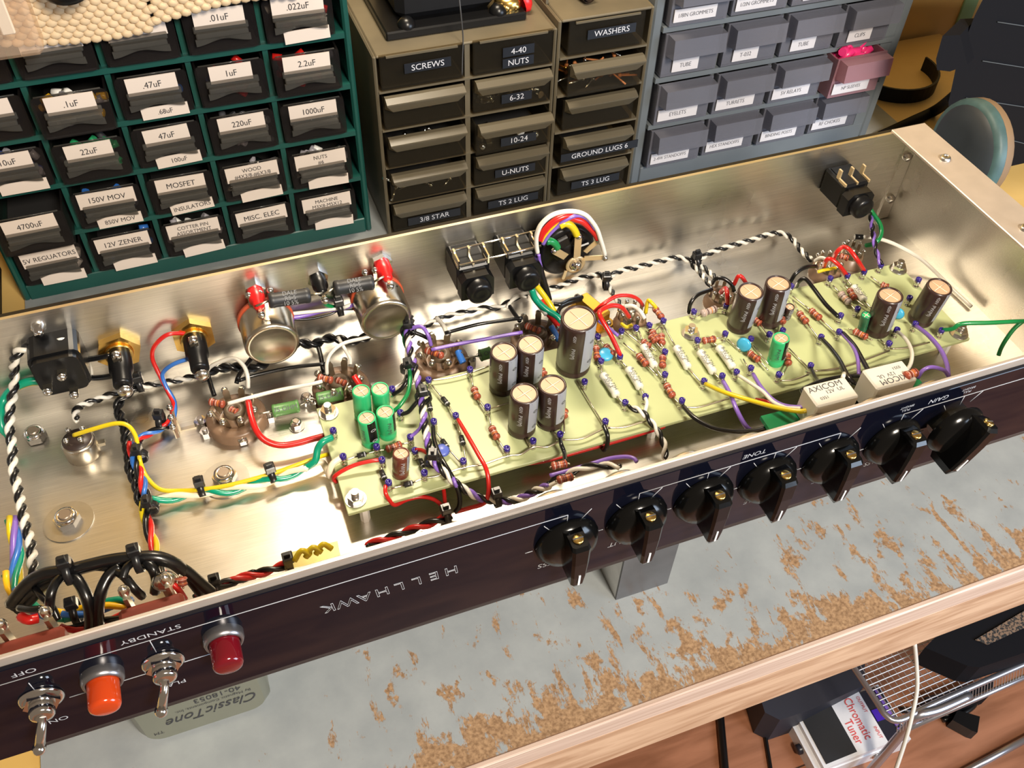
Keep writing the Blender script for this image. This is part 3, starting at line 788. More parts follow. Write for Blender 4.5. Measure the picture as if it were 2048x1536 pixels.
# ================================================================== chassis
ch = thing('amplifier_chassis', 'long open aluminium amplifier chassis with black front panel, lying upside down', 'amplifier chassis', (-4.0, -1.3, 0))
T = .028
MB().box((XL - T, YF, -T), (XR + T, YB, 0), ALU).build('chassis_plate', ch)
MB().box((XL - T, YB, -T), (XR + T, YB + T, 1.0), ALU).build('rear_wall', ch)
MB().box((XL - T, YF - T, -T), (XR + T, YF, 1.0), RIM, ch=.006).build('front_wall', ch)
MB().box((XR, YF, 0), (XR + T, YB, 1.0), ALU).build('side_wall', ch)
MB().box((XL - T, YF, 0), (XL, YB, 1.0), ALU).build('side_wall', ch)
MB().box((XR - .33, YF, 1.0), (XR + T, YB + T, 1.0 + T), RIM, ch=.006).build('end_flange', ch)
MB().box((XL - T, YF, 1.0), (XL + .33, YB + T, 1.0 + T), RIM, ch=.006).build('end_flange', ch)
MB().box((XR - .13, YB - .018, .01), (XR - .002, YB, .97), ALU).build('corner_tab', ch)
MB().box((XL - T, YB + T, -.03), (XR + T, YB + T + .035, 1.0), BLK).build('rear_face_plate', ch)
for z in (.25, .72):
    b = MB(); b.lathe([(.045, 0), (.04, .03), (.0, .045)], SOLDER, (XR - .07, YB - .018, z), (0, -1, 0), 12, cap=False); b.build('rivet', ch)
for y in (-.5, -1.5):
    b = MB(); b.lathe([(.05, 0), (.045, .02), (.022, .035), (.022, .01)], STEEL, (XR - .16, y, 1.0 + T), n=14, cap=False); b.build('rivet_nut', ch)
PY = YF - T - .03    # face of the black plate
fp = MB(); fp.box((XL + .02, PY, -.015), (XR + T, YF - T, .93), PLEXI, ch=.004).build('front_panel', ch)
UL, VL = V(-1, 0, 0), V(0, 0, -1)      # the lettering reads upside down from the bench side
def word(t, x, z, size, name='lettering', **k):
    b = MB(); b.text(t, size, (x, PY - .002, z), UL, VL, WHT, **k); return b.build(name, ch)
for i, c_ in enumerate('HELLHAWK'):
    word(c_, -5.31 - i * .1085, .57 - .008 * i * 0, .125, outline=.013, shear=-.1)
word('TONE', -3.245, .858, .058, shear=.15, sx=1.1); word('STANDBY', -7.01, .858, .058, sx=1.25); word('OFF', -7.655, .858, .058, sx=1.25)
word('ON', -7.675, .255, .058, sx=1.2); word('PLAY', -7.04, .25, .058, sx=1.2)
word('PRESS', -4.625, .285, .07, shear=.1, sx=1.1); word('CUT', -4.14, .275, .07, shear=.1, sx=1.1)
word('TREBLE', -3.09, .28, .06, shear=.1); word('MIDDLE', -2.53, .27, .06, shear=.1); word('BASS', -2.13, .285, .065, shear=.1)
word('GAIN', -1.80, .855, .062, shear=.15, sx=1.1)
for x in (-2.07, -1.56): word('PULL', x, .84, .032); word('BRIGHT', x, .875, .032)
def rule(a, c_, w=.0055):
    b = MB(); b.tube([(a[0], PY - .001, a[1]), (c_[0], PY - .001, c_[1])], w / 2, WHT, 5); return b.build('printed_rule', ch)
EL = [-4.549, -4.061, -3.569, -3.073, -2.573, -2.066, -1.558]
rule((XL + .03, .803), (-4.549, .797)); rule((-4.061, .797), (-2.573, .797)); rule((-2.066, .797), (-.15, .79))
for x in EL:
    rule((x, .797), (x + .0, .70)); rule((x + .16, .79), (x + .09, .70)); rule((x - .155, .75), (x - .11, .68)); rule((x - .27, .5), (x - .22, .5)); rule((x + .225, .5), (x + .26, .5))
rule((-7.55, .46), (-6.66, .46)); rule((-7.67, .74), (-7.67, .66)); rule((-7.03, .797), (-7.03, .66))

# ---- pointer knobs
def knob_mesh():
    b = MB()
    b.lathe([(.215, 0), (.215, -.02), (.20, -.05), (.175, -.085), (.12, -.10), (0, -.10)], KNOB, (0, 0, 0), (0, 1, 0), 36, cap=False)
    b.lathe([(.215, 0), (.0, 0)], KNOB, (0, 0, 0), (0, 1, 0), 36, cap=False)
    # the chicken-head fin: narrow at the screw end, widening to a keel at the pointer end
    sec = [(.215, .055, -.10, -.205), (.19, .062, -.05, -.225), (.05, .058, -.03, -.232), (-.10, .052, -.02, -.232), (-.20, .044, -.02, -.225), (-.262, .014, -.03, -.20)]
    vs = []
    for z, hw, y0, y1 in sec:
        vs += [V(-hw, y0, z), V(-hw, y1 + .015, z), V(-hw * .7, y1, z), V(hw * .7, y1, z), V(hw, y1 + .015, z), V(hw, y0, z)]
    k = 6; fs = []
    for s in range(len(sec) - 1):
        for j in range(k): fs.append([s * k + (j + 1) % k, s * k + j, (s + 1) * k + j, (s + 1) * k + (j + 1) % k])
    fs += [list(range(k)), [(len(sec) - 1) * k + j for j in reversed(range(k))]]
    b.add(vs, fs, KNOB)
    return b
def make_knob():
    t = thing('pointer_knob', '', 'knob', (0, 0, 0), 'pointer knobs on the black front panel')
    knob_mesh().build('knob_body', t)
    b = MB(); o = V(0, -.145, .212); b.lathe([(.036, 0), (.036, .012), (.030, .016), (0, .016)], BRASS, o, (0, 0, 1), 18, cap=False)
    b.box((-.034, -.149, .2285), (.034, -.141, .2295), MARK); b.build('set_screw', t)
    b = MB(); b.box((-.007, -.236, -.185), (.007, -.2285, -.075), WHTL); b.build('pointer_line', t)
    return t
kt = make_knob()
KX = [-4.54, -4.05, -3.56, -3.075, -2.575, -2.07, -1.57]
KL = ['black pointer knob above the steel bracket, leftmost of the seven', 'black pointer knob second from the left, beside the letters UT', 'black pointer knob third from the left, left of the word TONE',
      'black pointer knob right of the word TONE, fourth from the left', 'black pointer knob fifth from the left', 'black pointer knob sixth from the left, just left of GAIN', 'rightmost black pointer knob, turned and pulled out over its nut']
for i, x in enumerate(KX):
    loc = V(x, PY - .005, .525); rot = Euler((0, 0, 0))
    if i == 6: loc.y -= .09; rot = Euler((0, math.radians(24), 0)); loc.z = .575; loc.x -= .055
    if i == 5: rot = Euler((0, math.radians(4), 0))
    if i == 0: kt.location = loc; kt['label'] = KL[0]
    else: dup(kt, loc, rot, KL[i])
b = MB(); b.hexa((KX[6], PY, .525), (KX[6], PY - .055, .525), .16, mat('nickel_nut', (.75, .68, .5), .2, 1)); b.cyl((KX[6], PY - .055, .525), (KX[6], PY - .10, .525), .06, STEEL)
tag(b.build('bushing_nut'), 'hex nut and shaft showing behind the pulled-out rightmost knob', 'nut')

# ---- toggle switches and lamps
def toggle(x, z, lab, k=1):
    t = thing('toggle_switch', lab, 'switch', (x, PY, z), 'toggle switches on the front panel')
    b = MB(); b.lathe([(.118, 0), (.118, -.01), (.105, -.022), (.09, -.022)], CHROME, (x, PY, z), (0, 1, 0), 30); b.hexa((x, PY - .01, z), (x, PY - .045, z), .098, CHROME); b.build('ring_nut', t)
    b = MB(); b.lathe([(.068, -.04), (.068, -.10), (.058, -.115), (.04, -.115)], CHROME, (x, PY, z), (0, 1, 0), 24); b.build('threaded_bushing', t)
    b = MB(); a = V(x, PY - .10, z - .01); e = a + V(-.075, -.10, -.165); b.cyl(a, e, .024, CHROME, 14, .030); b.ball(e, .038, CHROME, 16); b.build('lever', t)
    # body inside the chassis
    y0 = YF + .002
    b = MB(); b.box((x - .17, y0, z - .30), (x + .19, y0 + .24, z + .20), BRKR, ch=.02); b.box((x - .05, y0 + .04, z + .20), (x + .08, y0 + .12, z + .225), BRKR); b.build('switch_body', t)
    for dx in (-.11, .12):
        b = MB(); b.box((x + dx - .012, y0 + .242, z + .0), (x + dx + .012, y0 + .31, z + .26), TIN); b.ball((x + dx, y0 + .30, z + .26), .042, SOLDER, sq=(.8, .8, 1.3)); b.build('solder_lug', t)
    return t
toggle(-7.67, .545, 'chrome toggle switch at ON, leftmost on the black front panel')
toggle(-7.025, .53, 'chrome toggle switch between the orange and the dark red lamps')
def lamp(x, z, lens, lab):
    t = thing('pilot_lamp', lab, 'pilot lamp', (x, PY, z))
    MB().lathe([(.115, 0), (.115, -.04), (.105, -.065), (.092, -.065), (.092, -.03)], mat('satin_bezel', (.30, .29, .30), .3, .9), (x, PY, z), (0, 1, 0), 32, cap=False).build('bezel', t)
    MB().lathe([(.086, -.02), (.086, -.19), (.078, -.208), (.062, -.214), (0, -.214)], lens, (x, PY, z), (0, 1, 0), 32, cap=False).build('lens', t)
lamp(-7.335, .60, ORG, 'orange pilot lamp between the two toggle switches'); lamp(-6.67, .63, RUBY, 'dark red pilot lamp right of the standby switch')

# ---- underneath: transformer cover and bracket
tr = thing('transformer', 'pale metal transformer cover with upside-down script lettering under the chassis', 'transformer', (-7.05, -2.3, ZT))
TCV = mat('pale_metal_cover', (.33, .33, .26), .32, .75)
def rbox(b, x0, x1, y0, y1, z0, z1, r, mt):
    # box with rounded vertical sides seen from below: rounded rectangle in x-z, extruded along y with a soft front edge
    o1 = rrect(x0, x1, z0, z1, r, 6); o2 = rrect(x0 + .05, x1 - .05, z0 + .05, z1 - .05, r - .04, 6); n = len(o1)
    vs = [V(x, y1, z) for x, z in o1] + [V(x, y0 + .06, z) for x, z in o1] + [V(x, y0, z) for x, z in o2]
    fs = [[(i + 1) % n + s * n, i + s * n, i + (s + 1) * n, (i + 1) % n + (s + 1) * n] for s in range(2) for i in range(n)]
    b.add(vs, fs, mt, True); b.add(vs[2 * n:], [list(range(n))], mt); b.add(vs[:n], [list(reversed(range(n)))], mt)
b = MB(); rbox(b, -7.52, -6.60, -2.33, -.9, ZT, -.03, .16, TCV); b.build('cover', tr)
b = MB()
yy = -2.333; lx = -6.95
b.text('ClassicTone', .165, (lx - .04, yy, -.885), UL, VL, INK, shear=.45, sx=.78); b.text('By Magnetic Components, Inc.', .042, (lx - .02, yy, -.775), UL, VL, INK); b.text('40-18053', .085, (lx + .02, yy, -.70), UL, VL, INK)
b.text('TM', .05, (lx - .44, yy, -.99), UL, VL, INK)
b.build('printed_lettering', tr)
br = thing('steel_bracket', 'bent grey steel bracket standing under the chassis below the knobs', 'bracket', (-3.62, -2.2, ZT))
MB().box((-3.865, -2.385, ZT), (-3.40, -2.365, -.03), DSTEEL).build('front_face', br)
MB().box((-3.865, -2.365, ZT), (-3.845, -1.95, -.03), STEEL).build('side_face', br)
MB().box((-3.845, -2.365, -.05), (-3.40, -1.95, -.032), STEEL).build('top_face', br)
b = MB(); b.lathe([(.055, 0), (.05, .03), (.02, .045), (0, .045)], ZNC, (-3.865, -2.22, -.62), (-1, 0, 0), 14, cap=False); b.cyl((-3.85, -2.22, -.62), (-3.7, -2.22, -.62), .02, ZNC); b.build('screw', br)

# ================================================================== circuit board
ZB = .20
cb = thing('circuit_board', 'long pale green circuit board with violet turret posts inside the chassis', 'circuit board', (-3.15, -1.29, 0))
MB().box((-5.78, -1.795, ZB - .032), (-.53, -.79, ZB), FR4, ch=.004).build('board', cb)
tb_ = MB(); tb_.lathe([(.016, -.0), (.026, .0), (.026, .012), (.018, .018), (.018, .040), (.026, .046), (.026, .058), (.018, .064)], SOLDER, (0, 0, 0), n=12, cap=False)
tb_.lathe([(.018, .060), (.025, .066), (.025, .094), (.017, .100), (.014, .084), (0, .084)], INDIGO, (0, 0, 0), n=12, cap=False)
turret = tb_.build('turret_post', None, (0, 0, 0))
TURR = {'A': [(1755, 225), (1475, 295), (1538, 478), (1795, 545), (1022, 615), (1615, 665), (1650, 770), (1355, 740), (1397, 840), (1098, 815), (1447, 1015), (1722, 940)],
        'B': [(537, 145), (672, 435), (428, 500), (820, 755), (1022, 695), (1230, 645), (485, 850), (1578, 545), (1730, 400), (1885, 355), (1418, 240), (1545, 80), (1690, 45)],
        'C': [(500, 10), (500, 185), (630, 385), (800, 235), (940, 195), (1050, 165), (1160, 135), (1375, 185), (1620, 115)],
        'E': [(165, 1195), (278, 1170), (380, 1150), (488, 1115), (722, 1045), (970, 1000), (750, 1265), (963, 1215), (1160, 1255), (1303, 1220), (1405, 1190), (1470, 850), (1850, 1075), (1838, 1200), (1700, 1240)],
        'F': [(1520, 1045)],
        'D': [(480, 790), (612, 770), (740, 740), (868, 690), (1160, 800), (690, 1025), (1090, 940), (1133, 1140), (992, 1185), (1335, 1190), (932, 1290)]}
for r, L_ in TURR.items():
    for x, y in L_:
        p = atz(r, x, y, ZB + .085); p.x = min(max(p.x, -5.75), -.57); p.y = min(max(p.y, -1.76), -.82)
        link_mesh('turret_post', turret, cb, V(p.x, p.y, ZB) - Vector(cb['_o']))
bpy.data.objects.remove(turret)
for r, x, y in (('A', 980, 440), ('A', 1190, 1105), ('E', 705, 1175), ('D', 1018, 680), ('D', 1490, 1175)):
    p = atz(r, x, y, ZB + .07)
    b = MB(); b.lathe([(.075, 0), (.075, .01)], STEEL, (p.x, p.y, ZB), n=18); b.hexa((p.x, p.y, ZB + .01), (p.x, p.y, ZB + .055), .058, CHROME); b.cyl((p.x, p.y, ZB + .05), (p.x, p.y, ZB + .10), .028, STEEL, 12); b.build('lock_nut', cb)
for x, y in ((-5.66, -1.74), (-.66, -1.72), (-5.66, -.86), (-2.75, -.9), (-.66, -.86), (-3.4, -1.72)):
    b = MB(); b.cyl((x, y, 0), (x, y, ZB - .032), .035, WHP, 6, smooth=False); b.build('standoff', cb)
def bus(r, pts, sub=5):
    b = MB(); b.tube(smooth_path([at(r, x, y, ZB + .035) for x, y in pts], sub), .008, TIN, 5); b.build('bus_wire', cb)
bus('B', [(190, 985), (300, 965), (485, 905), (650, 875), (825, 815), (930, 800), (1025, 745), (1130, 745), (1235, 695)])
bus('B', [(1235, 690), (1400, 680), (1580, 600), (1700, 595), (1890, 545)])
bus('B', [(235, 235), (380, 215), (540, 175), (680, 125)])
bus('C', [(60, 600), (200, 590), (350, 545)]); bus('C', [(630, 435), (750, 440), (900, 400), (1060, 350)]); bus('C', [(1380, 235), (1480, 230), (1600, 190)])
bus('D', [(330, 1510), (600, 1470), (932, 1350)]); bus('D', [(940, 1335), (1080, 1325), (1240, 1285)])
bus('C', [(1620, 160), (1800, 150), (1966, 100)])

# ---- axial parts: (kind, region, lead end, body end, body end, lead end)
def axial(kind, r, L0, B0, B1, L1, label, z=None, rad=None):
    z = ZB + .045 if z is None else z
    nm, rr, cat, grp = {'red': ('resistor', .029, 'resistor', 'brick red banded resistors'), 'grey': ('resistor', .032, 'resistor', 'grey resistors'),
               'white': ('film_capacitor', .034, 'capacitor', 'white tubular capacitors on the board'), 'diode': ('diode', .020, 'diode', 'black diodes on the board'),
               'green': ('power_resistor', .052, 'resistor', 'green power resistors'), 'black': ('power_resistor', .055, 'resistor', 'black power resistors')}[kind]
    if rad: rr = rad
    P = [at(r, q[0], q[1], q[2] if len(q) > 2 else z) for q in (L0, B0, B1, L1)]
    t = thing(nm, label, cat, (P[1] + P[2]) / 2 - V(0, 0, rr), grp)
    for q0, q1 in ((P[0], P[1]), (P[2], P[3])):
        if (q0 - q1).length > .01:
            b = MB(); b.tube(smooth_path([q0, q1], 3), .007, TIN, 5); b.build('wire_lead', t)
    a, e = P[1], P[2]; L = (e - a).length; d = (e - a) / L
    b = MB()
    if kind in ('red', 'grey'):
        m = RES if kind == 'red' else RESG
        b.lathe([(rr * .4, 0), (rr * .95, L * .06), (rr * 1.05, L * .16), (rr * .95, L * .27), (rr * .86, L * .33), (rr * .86, L * .67), (rr * .95, L * .73), (rr * 1.05, L * .84), (rr * .95, L * .94), (rr * .4, L)], m, a, d, 14)
        b.build('resistor_body', t)
        b = MB()
        for k, (f, m2) in enumerate(((.20, BND1), (.38, BND2), (.50, BND1 if random.random() < .5 else BND2), (.62, BND3), (.80, BND2))):
            q = 1.07 if f in (.2, .8) else .885
            b.lathe([(rr * q, L * (f - .025)), (rr * q, L * (f + .025))], m2, a, d, 14, cap=False)
        b.build('colour_bands', t)
    elif kind == 'diode':
        b.lathe([(rr, 0), (rr, L)], DIODE, a, d, 12); b.build('diode_body', t)
        b = MB(); b.lathe([(rr * 1.03, L * .8), (rr * 1.03, L * .92)], WHT, a, d, 12, cap=False); b.build('cathode_band', t)
    elif kind == 'white':
        b.lathe([(rr * .55, 0), (rr, L * .05), (rr * 1.02, L * .12), (rr * .9, L * .2), (rr * .9, L * .8), (rr * 1.02, L * .88), (rr, L * .95), (rr * .55, L)], WCAP, a, d, 16); b.build('capacitor_body', t)
        b = MB(); u = d; w = V(0, 0, 1); v = w.cross(u).normalized(); w = u.cross(v)
        b.text('8-02 72H', .045, (a + e) / 2 + w * rr * .93 + v * .012, u, v, MARK); b.text('.022uF', .04, (a + e) / 2 + w * rr * .93 - v * .02, u, v, MARK); b.build('printed_marks', t)
    else:
        m = GRES if kind == 'green' else BLK
        if kind == 'black': m = mat('charcoal_ceramic', (.018, .018, .02), .45)
        b.lathe([(rr * .8, 0), (rr, L * .04), (rr, L * .12), (rr * .94, L * .15), (rr * .94, L * .85), (rr, L * .88), (rr, L * .96), (rr * .8, L)], m, a, d, 20); b.build('resistor_body', t)
        b = MB(); v = V(-.0, -.6, .8); u = d; v = (v - u * v.dot(u)).normalized(); w = u.cross(v); nrm = V(0, -.65, .75); nrm = (nrm - u * nrm.dot(u)).normalized(); v = nrm.cross(u)
        pm = mat('resistor_print', (.13, .13, .135), .5) if kind == 'black' else MARK
        for k, s in enumerate(('DALE', 'RS-5', '10 5%') if kind == 'black' else ('75 OHM', )): b.text(s, .045 if kind == 'black' else .05, (a + e) / 2 + nrm * rr * 1.0 + v * (.035 - .035 * k if kind == 'black' else 0), u, v, pm, th=.002)
        b.build('printed_marks', t)
    return t
AX = [
 ('red', 'B', (540, 190), (565, 292), (598, 372), (672, 480), 'brick red resistor on the board, left of the two rear brown capacitors'),
 ('red', 'B', (680, 490), (700, 592), (748, 680), (820, 800), 'brick red resistor left of the front pair of brown capacitors'),
 ('red', 'B', (1262, 640), (1260, 515), (1265, 460), (1268, 400), 'brick red resistor end peeking out right of the front brown capacitor'),
 ('red', 'B', (1170, 230), (1110, 190), (1085, 150), (1060, 110), 'brick red resistor half hidden behind the front right brown capacitor'),
 ('red', 'F', (1520, 1090), (1505, 1125), (1515, 1225), (1545, 1265), 'brick red resistor standing right of the biggest brown capacitor'),
 ('red', 'F', (1540, 1080), (1575, 1118), (1645, 1190), (1690, 1230), 'brick red resistor just above the blue disc right of the biggest capacitor'),
 ('red', 'E', (180, 1290), (290, 1380), (360, 1460), (440, 1540), 'brick red resistor left of the second row of white capacitors'),
 ('red', 'E', (470, 1150), (385, 1235), (425, 1280), (470, 1330), 'lower left resistor in the brick red resistor cluster'),
 ('red', 'E', (350, 1150), (395, 1195), (450, 1275), (490, 1330), 'middle resistor in the brick red resistor cluster'),
 ('red', 'E', (480, 1180), (470, 1225), (478, 1300), (485, 1350), 'right-hand resistor in the brick red resistor cluster'),
 ('red', 'E', (300, 1200), (325, 1275), (385, 1320), (430, 1350), 'leftmost resistor in the brick red resistor cluster'),
 ('red', 'E', (500, 1345), (482, 1390), (480, 1475), (490, 1540), 'upright brick red resistor below the resistor cluster'),
 ('red', 'E', (755, 1300), (785, 1275), (888, 1258), (955, 1240), 'brick red resistor lying crosswise above the right white capacitors'),
 ('red', 'E', (1120, 1300), (1140, 1362), (1225, 1425), (1290, 1500), 'brick red resistor below the blue disc capacitor'),
 ('red', 'E', (1120, 1060), (1185, 1110), (1232, 1145), (1290, 1230), 'brick red resistor between the bases of the centre-right brown capacitors'),
 ('red', 'E', (1480, 960), (1525, 1055), (1590, 1135), (1700, 1280), 'left of two parallel brick red resistors on the open green board'),
 ('red', 'E', (1480, 930), (1615, 1035), (1695, 1105), (1830, 1230), 'right of two parallel brick red resistors on the open green board'),
 ('red', 'E', (1440, 1330), (1437, 1375), (1447, 1455), (1400, 1540), 'brick red resistor hanging right of the green capacitor with black stripe'),
 ('red', 'E', (1400, 1060), (1395, 1100), (1405, 1135), (1400, 1200), 'brick red resistor end under the small brown capacitor'),
 ('red', 'C', (505, 220), (505, 262), (562, 360), (625, 430), 'pale-banded resistor between two turrets near the front edge of the board'),
 ('red', 'D', (590, 850), (622, 880), (668, 952), (760, 1020), 'brick red resistor beside the short white capacitor at the right'),
 ('red', 'D', (790, 780), (868, 840), (925, 862), (1000, 960), 'brick red resistor above the tall right brown capacitors'),
 ('red', 'D', (620, 1180), (655, 1195), (765, 1250), (800, 1270), 'brick red resistor under the small dark green capacitor'),
 ('grey', 'E', (735, 1090), (775, 1068), (895, 1025), (955, 1030), 'pale grey banded resistor at the rear edge of the board'),
 ('grey', 'D', (500, 850), (550, 905), (628, 985), (690, 1060), 'pale grey resistor left of the short white capacitor at the right'),
 ('red', 'A', (1360, 775), (1425, 765), (1550, 722), (1612, 712), 'striped resistor bridging two turrets below the four green capacitors'),
 ('red', 'E', (355, 1010), (418, 1020), (478, 1100), (488, 1150), 'brick red resistor at the rear board edge under the yellow wire'),
 ('white', 'F', (1545, 1275), (1552, 1335), (1668, 1508), (1730, 1580), 'leftmost white tubular capacitor on the board'),
 ('white', 'F', (1700, 1240), (1750, 1290), (1848, 1448), (1885, 1530), 'second white tubular capacitor from the left'),
 ('white', 'E', (180, 1190), (328, 1308), (422, 1475), (500, 1580), 'third white tubular capacitor from the left, below the resistor cluster'),
 ('white', 'E', (490, 1160), (580, 1318), (680, 1485), (800, 1620), 'fourth white tubular capacitor, right of the upright resistor'),
 ('white', 'E', (755, 1300), (762, 1352), (875, 1520), (940, 1590), 'white tubular capacitor nearest the front, second from the right'),
 ('white', 'E', (870, 1290), (905, 1318), (1025, 1485), (1050, 1560), 'white tubular capacitor left of the blue disc'),
 ('white', 'D', (600, 800), (650, 855), (742, 968), (800, 1030), 'short white tubular capacitor at the right end of the board'),
 ('diode', 'B', (245, 270), (328, 370), (370, 420), (428, 520), 'black diode near the top left corner of the main board'),
 ('diode', 'B', (222, 260), (222, 405), (234, 460), (258, 560), 'black diode beside the cable tie on the long twisted bundle'),
 ('diode', 'B', (265, 610), (325, 695), (362, 748), (478, 880), 'black diode over the small dark blue disc'),
 ('diode', 'B', (432, 545), (470, 665), (485, 722), (510, 880), 'black diode left of the red wire on the main board'),
 ('diode', 'A', (1110, 850), (1208, 815), (1273, 797), (1360, 775), 'black diode in the row above the red wire, lower left of the green capacitors'),
 ('diode', 'A', (1397, 880), (1393, 932), (1420, 990), (1447, 1050), 'black diode left of the small brown capacitor'),
 ('diode', 'A', (1470, 1065), (1568, 1038), (1633, 1020), (1722, 985), 'black diode at the front edge below the small brown capacitor'),
 ('diode', 'A', (1660, 800), (1690, 845), (1720, 895), (1722, 950), 'black diode right of the small brown capacitor'),
]
for a in AX: axial(*a)
def lead(r, pts):
    b = MB(); b.tube([at(r, x, y, ZB + .03) for x, y in pts], .006, TIN, 5); b.build('bus_wire', cb)
for r, pts in (('B', [(1360, 240), (1580, 600)]), ('B', [(700, 450), (840, 405)]), ('B', [(965, 680), (1000, 740)]), ('B', [(1165, 620), (1210, 680)]), ('E', [(1450, 1330), (1620, 1500)]), ('E', [(980, 1260), (1070, 1340)]),
               ('C', [(1100, 70), (1150, 160)]), ('D', [(865, 1265), (930, 1330)]), ('E', [(1180, 1310), (1290, 1450)])): lead(r, pts)

# ---- upright capacitors
def upcap(r, bx, by, h, rad, kind, label, tx=None, grp=None, stripe=-38):
    p = atz(r, bx, by, ZB)
    lean = V(0, 0, 0)
    if tx:
        q = atz(r, tx[0], tx[1], ZB + h); lean = (q - p); lean.z = 0
    base = V(p.x, p.y, ZB); ax = (lean + V(0, 0, h)).normalized()
    cols = {'brown': (CSLV, CSTR, CTOP, CPRT), 'green': (GSLV, BLK, CTOP, MARK), 'dark': (GDK, BLK, GSLV, MARK), 'maroon': (mat('capacitor_sleeve_maroon', (.12, .03, .02), .25), CSTR, CTOP, CPRT)}[kind]
    t = thing('electrolytic_capacitor', label, 'capacitor', base, grp)
    b = MB(); b.lathe([(rad * .93, 0), (rad, .02), (rad, .04), (rad * .93, .055), (rad * .93, .065), (rad, .08), (rad, h - .025), (rad * .96, h), (rad * .84, h), (rad * .82, h - .008)], cols[0], base, ax, 32, cap=False); b.build('sleeve', t)
    b = MB(); b.lathe([(rad * .84, h - .009), (0, h - .009)], cols[2], base, ax, 32, cap=False); b.build('can_top', t)
    q = Vector((0, 0, 1)).rotation_difference(ax); b = MB()
    for k in (20, 110):
        d = V(math.cos(math.radians(k)), math.sin(math.radians(k)), 0) * rad * .7; e = base + q @ V(0, 0, h - .006)
        b.tube([e - q @ d, e + q @ d], .004, CVEN, 5)
    b.build('pressure_vent', t)
    # the sleeve stripe: an arc facing the front right
    b = MB(); n = 8; w = 30; vs = []
    for k in range(n + 1):
        a = math.radians(stripe - 90 + 60 - w + 2 * w * k / n + 8)
        for z, rr in ((.085, rad * 1.008), (h - .03, rad * 1.008), (h - .004, rad * .97)): vs.append(base + q @ V(rr * math.cos(a), rr * math.sin(a), z))
    fs = [[k * 3 + s, (k + 1) * 3 + s, (k + 1) * 3 + s + 1, k * 3 + s + 1] for k in range(n) for s in (0, 1)]
    b.add(vs, fs, cols[1], True)
    b.build('stripe', t)
    b = MB()
    def wrap(s, size, ang, zc, m):
        a = math.radians(ang); o = base + q @ V(rad * 1.0 * math.cos(a), rad * 1.0 * math.sin(a), zc); nn = q @ V(math.cos(a), math.sin(a), 0); u = -(q @ V(0, 0, 1)); v = nn.cross(u); b.text(s, size, o, u, v, m, th=.004)
    if kind != 'dark':
        wrap('PW(M)', .042, stripe - 85, h * .55, cols[3]); wrap('0', .06, stripe - 22, h * .72, MARK if kind == 'brown' else WHT); wrap('0', .06, stripe - 22, h * .32, MARK if kind == 'brown' else WHT)
        if kind == 'brown' : wrap('450V', .036, stripe - 85, h * .85, cols[3])
    b.build('printed_marks', t)
    return t
G1 = 'tall dark brown electrolytic capacitors'; G2 = 'green electrolytic capacitors at the left end of the board'
upcap('P', 1145, 733, .58, .136, 'brown', 'biggest dark brown capacitor, tall in the middle of the board', (1158, 636), G1)
upcap('P', 1005, 775, .42, .104, 'brown', 'dark brown capacitor, rear left of the centre group of four', (1008, 703), G1)
upcap('P', 1056, 762, .44, .104, 'brown', 'dark brown capacitor, rear right of the centre group of four', (1061, 688), G1)
upcap('P', 1043, 859, .42, .104, 'brown', 'dark brown capacitor, front left of the centre group of four', (1049, 786), G1)
upcap('P', 1100, 844, .42, .104, 'brown', 'dark brown capacitor, front right of the centre group of four', (1105, 769), G1)
upcap('P', 1477, 653, .42, .104, 'brown', 'leaning dark brown capacitor, left one of the pair at centre right', (1502, 582), G1)
upcap('P', 1536, 643, .42, .104, 'brown', 'leaning dark brown capacitor, right one of the pair at centre right', (1557, 566), G1)
upcap('P', 1752, 662, .40, .104, 'brown', 'leaning dark brown capacitor with the small dark green one at its foot', (1781, 590), G1)
upcap('P', 1838, 640, .40, .104, 'brown', 'rightmost dark brown capacitor, leaning over the end of the board', (1880, 573), G1)
upcap('P', 742, 885, .29, .066, 'green', 'front left of the four green capacitors, black stripe facing out', (733, 835), G2, -50)
upcap('P', 776, 870, .27, .066, 'green', 'front right of the four green capacitors', (770, 823), G2, 0)
upcap('P', 727, 835, .30, .066, 'green', 'rear left of the four green capacitors', (722, 781), G2, 90)
upcap('P', 763, 820, .27, .066, 'green', 'rear right of the four green capacitors', (760, 777), G2, 60)
upcap('P', 1550, 725, .28, .066, 'green', 'single green capacitor with black stripe, right half of the board', (1563, 675), None, -40)
upcap('D', 725, 1190, .19, .042, 'dark', 'small dark green capacitor leaning on a tall brown one', (757, 1070), None, -30)
upcap('A', 1540, 955, .23, .060, 'maroon', 'small maroon capacitor among the diodes at the left of the board', (1545, 790), None, -10)
upcap('E', 1425, 1095, .15, .040, 'brown', 'small brown capacitor tucked beside the centre right pair', (1460, 1010), None, -20)
def disc(r, x, y, z, rad, m, label, nrm=(-.3, -.6, .6)):
    p = at(r, x, y, z); t = thing('disc_capacitor', label, 'capacitor', (p.x, p.y, ZB))
    b = MB(); b.lathe([(0, -.014), (rad * .7, -.012), (rad, 0), (rad * .7, .012), (0, .014)], m, p, nrm, 20, cap=False); b.build('disc_body', t)
    for s in (-.35, .35):
        b = MB(); b.tube([p + V(s * rad, 0, -rad * .6), V(p.x + s * rad, p.y, ZB)], .007, TIN, 5); b.build('wire_lead', t)
disc('F', 1580, 1185, ZB + .05, .062, BDISC, 'bright blue disc capacitor right of the biggest brown capacitor', (-.1, -.3, 1))
disc('E', 1105, 1305, ZB + .075, .062, BDISC, 'bright blue disc capacitor between white capacitors and green capacitor', (-.75, -.5, .3))
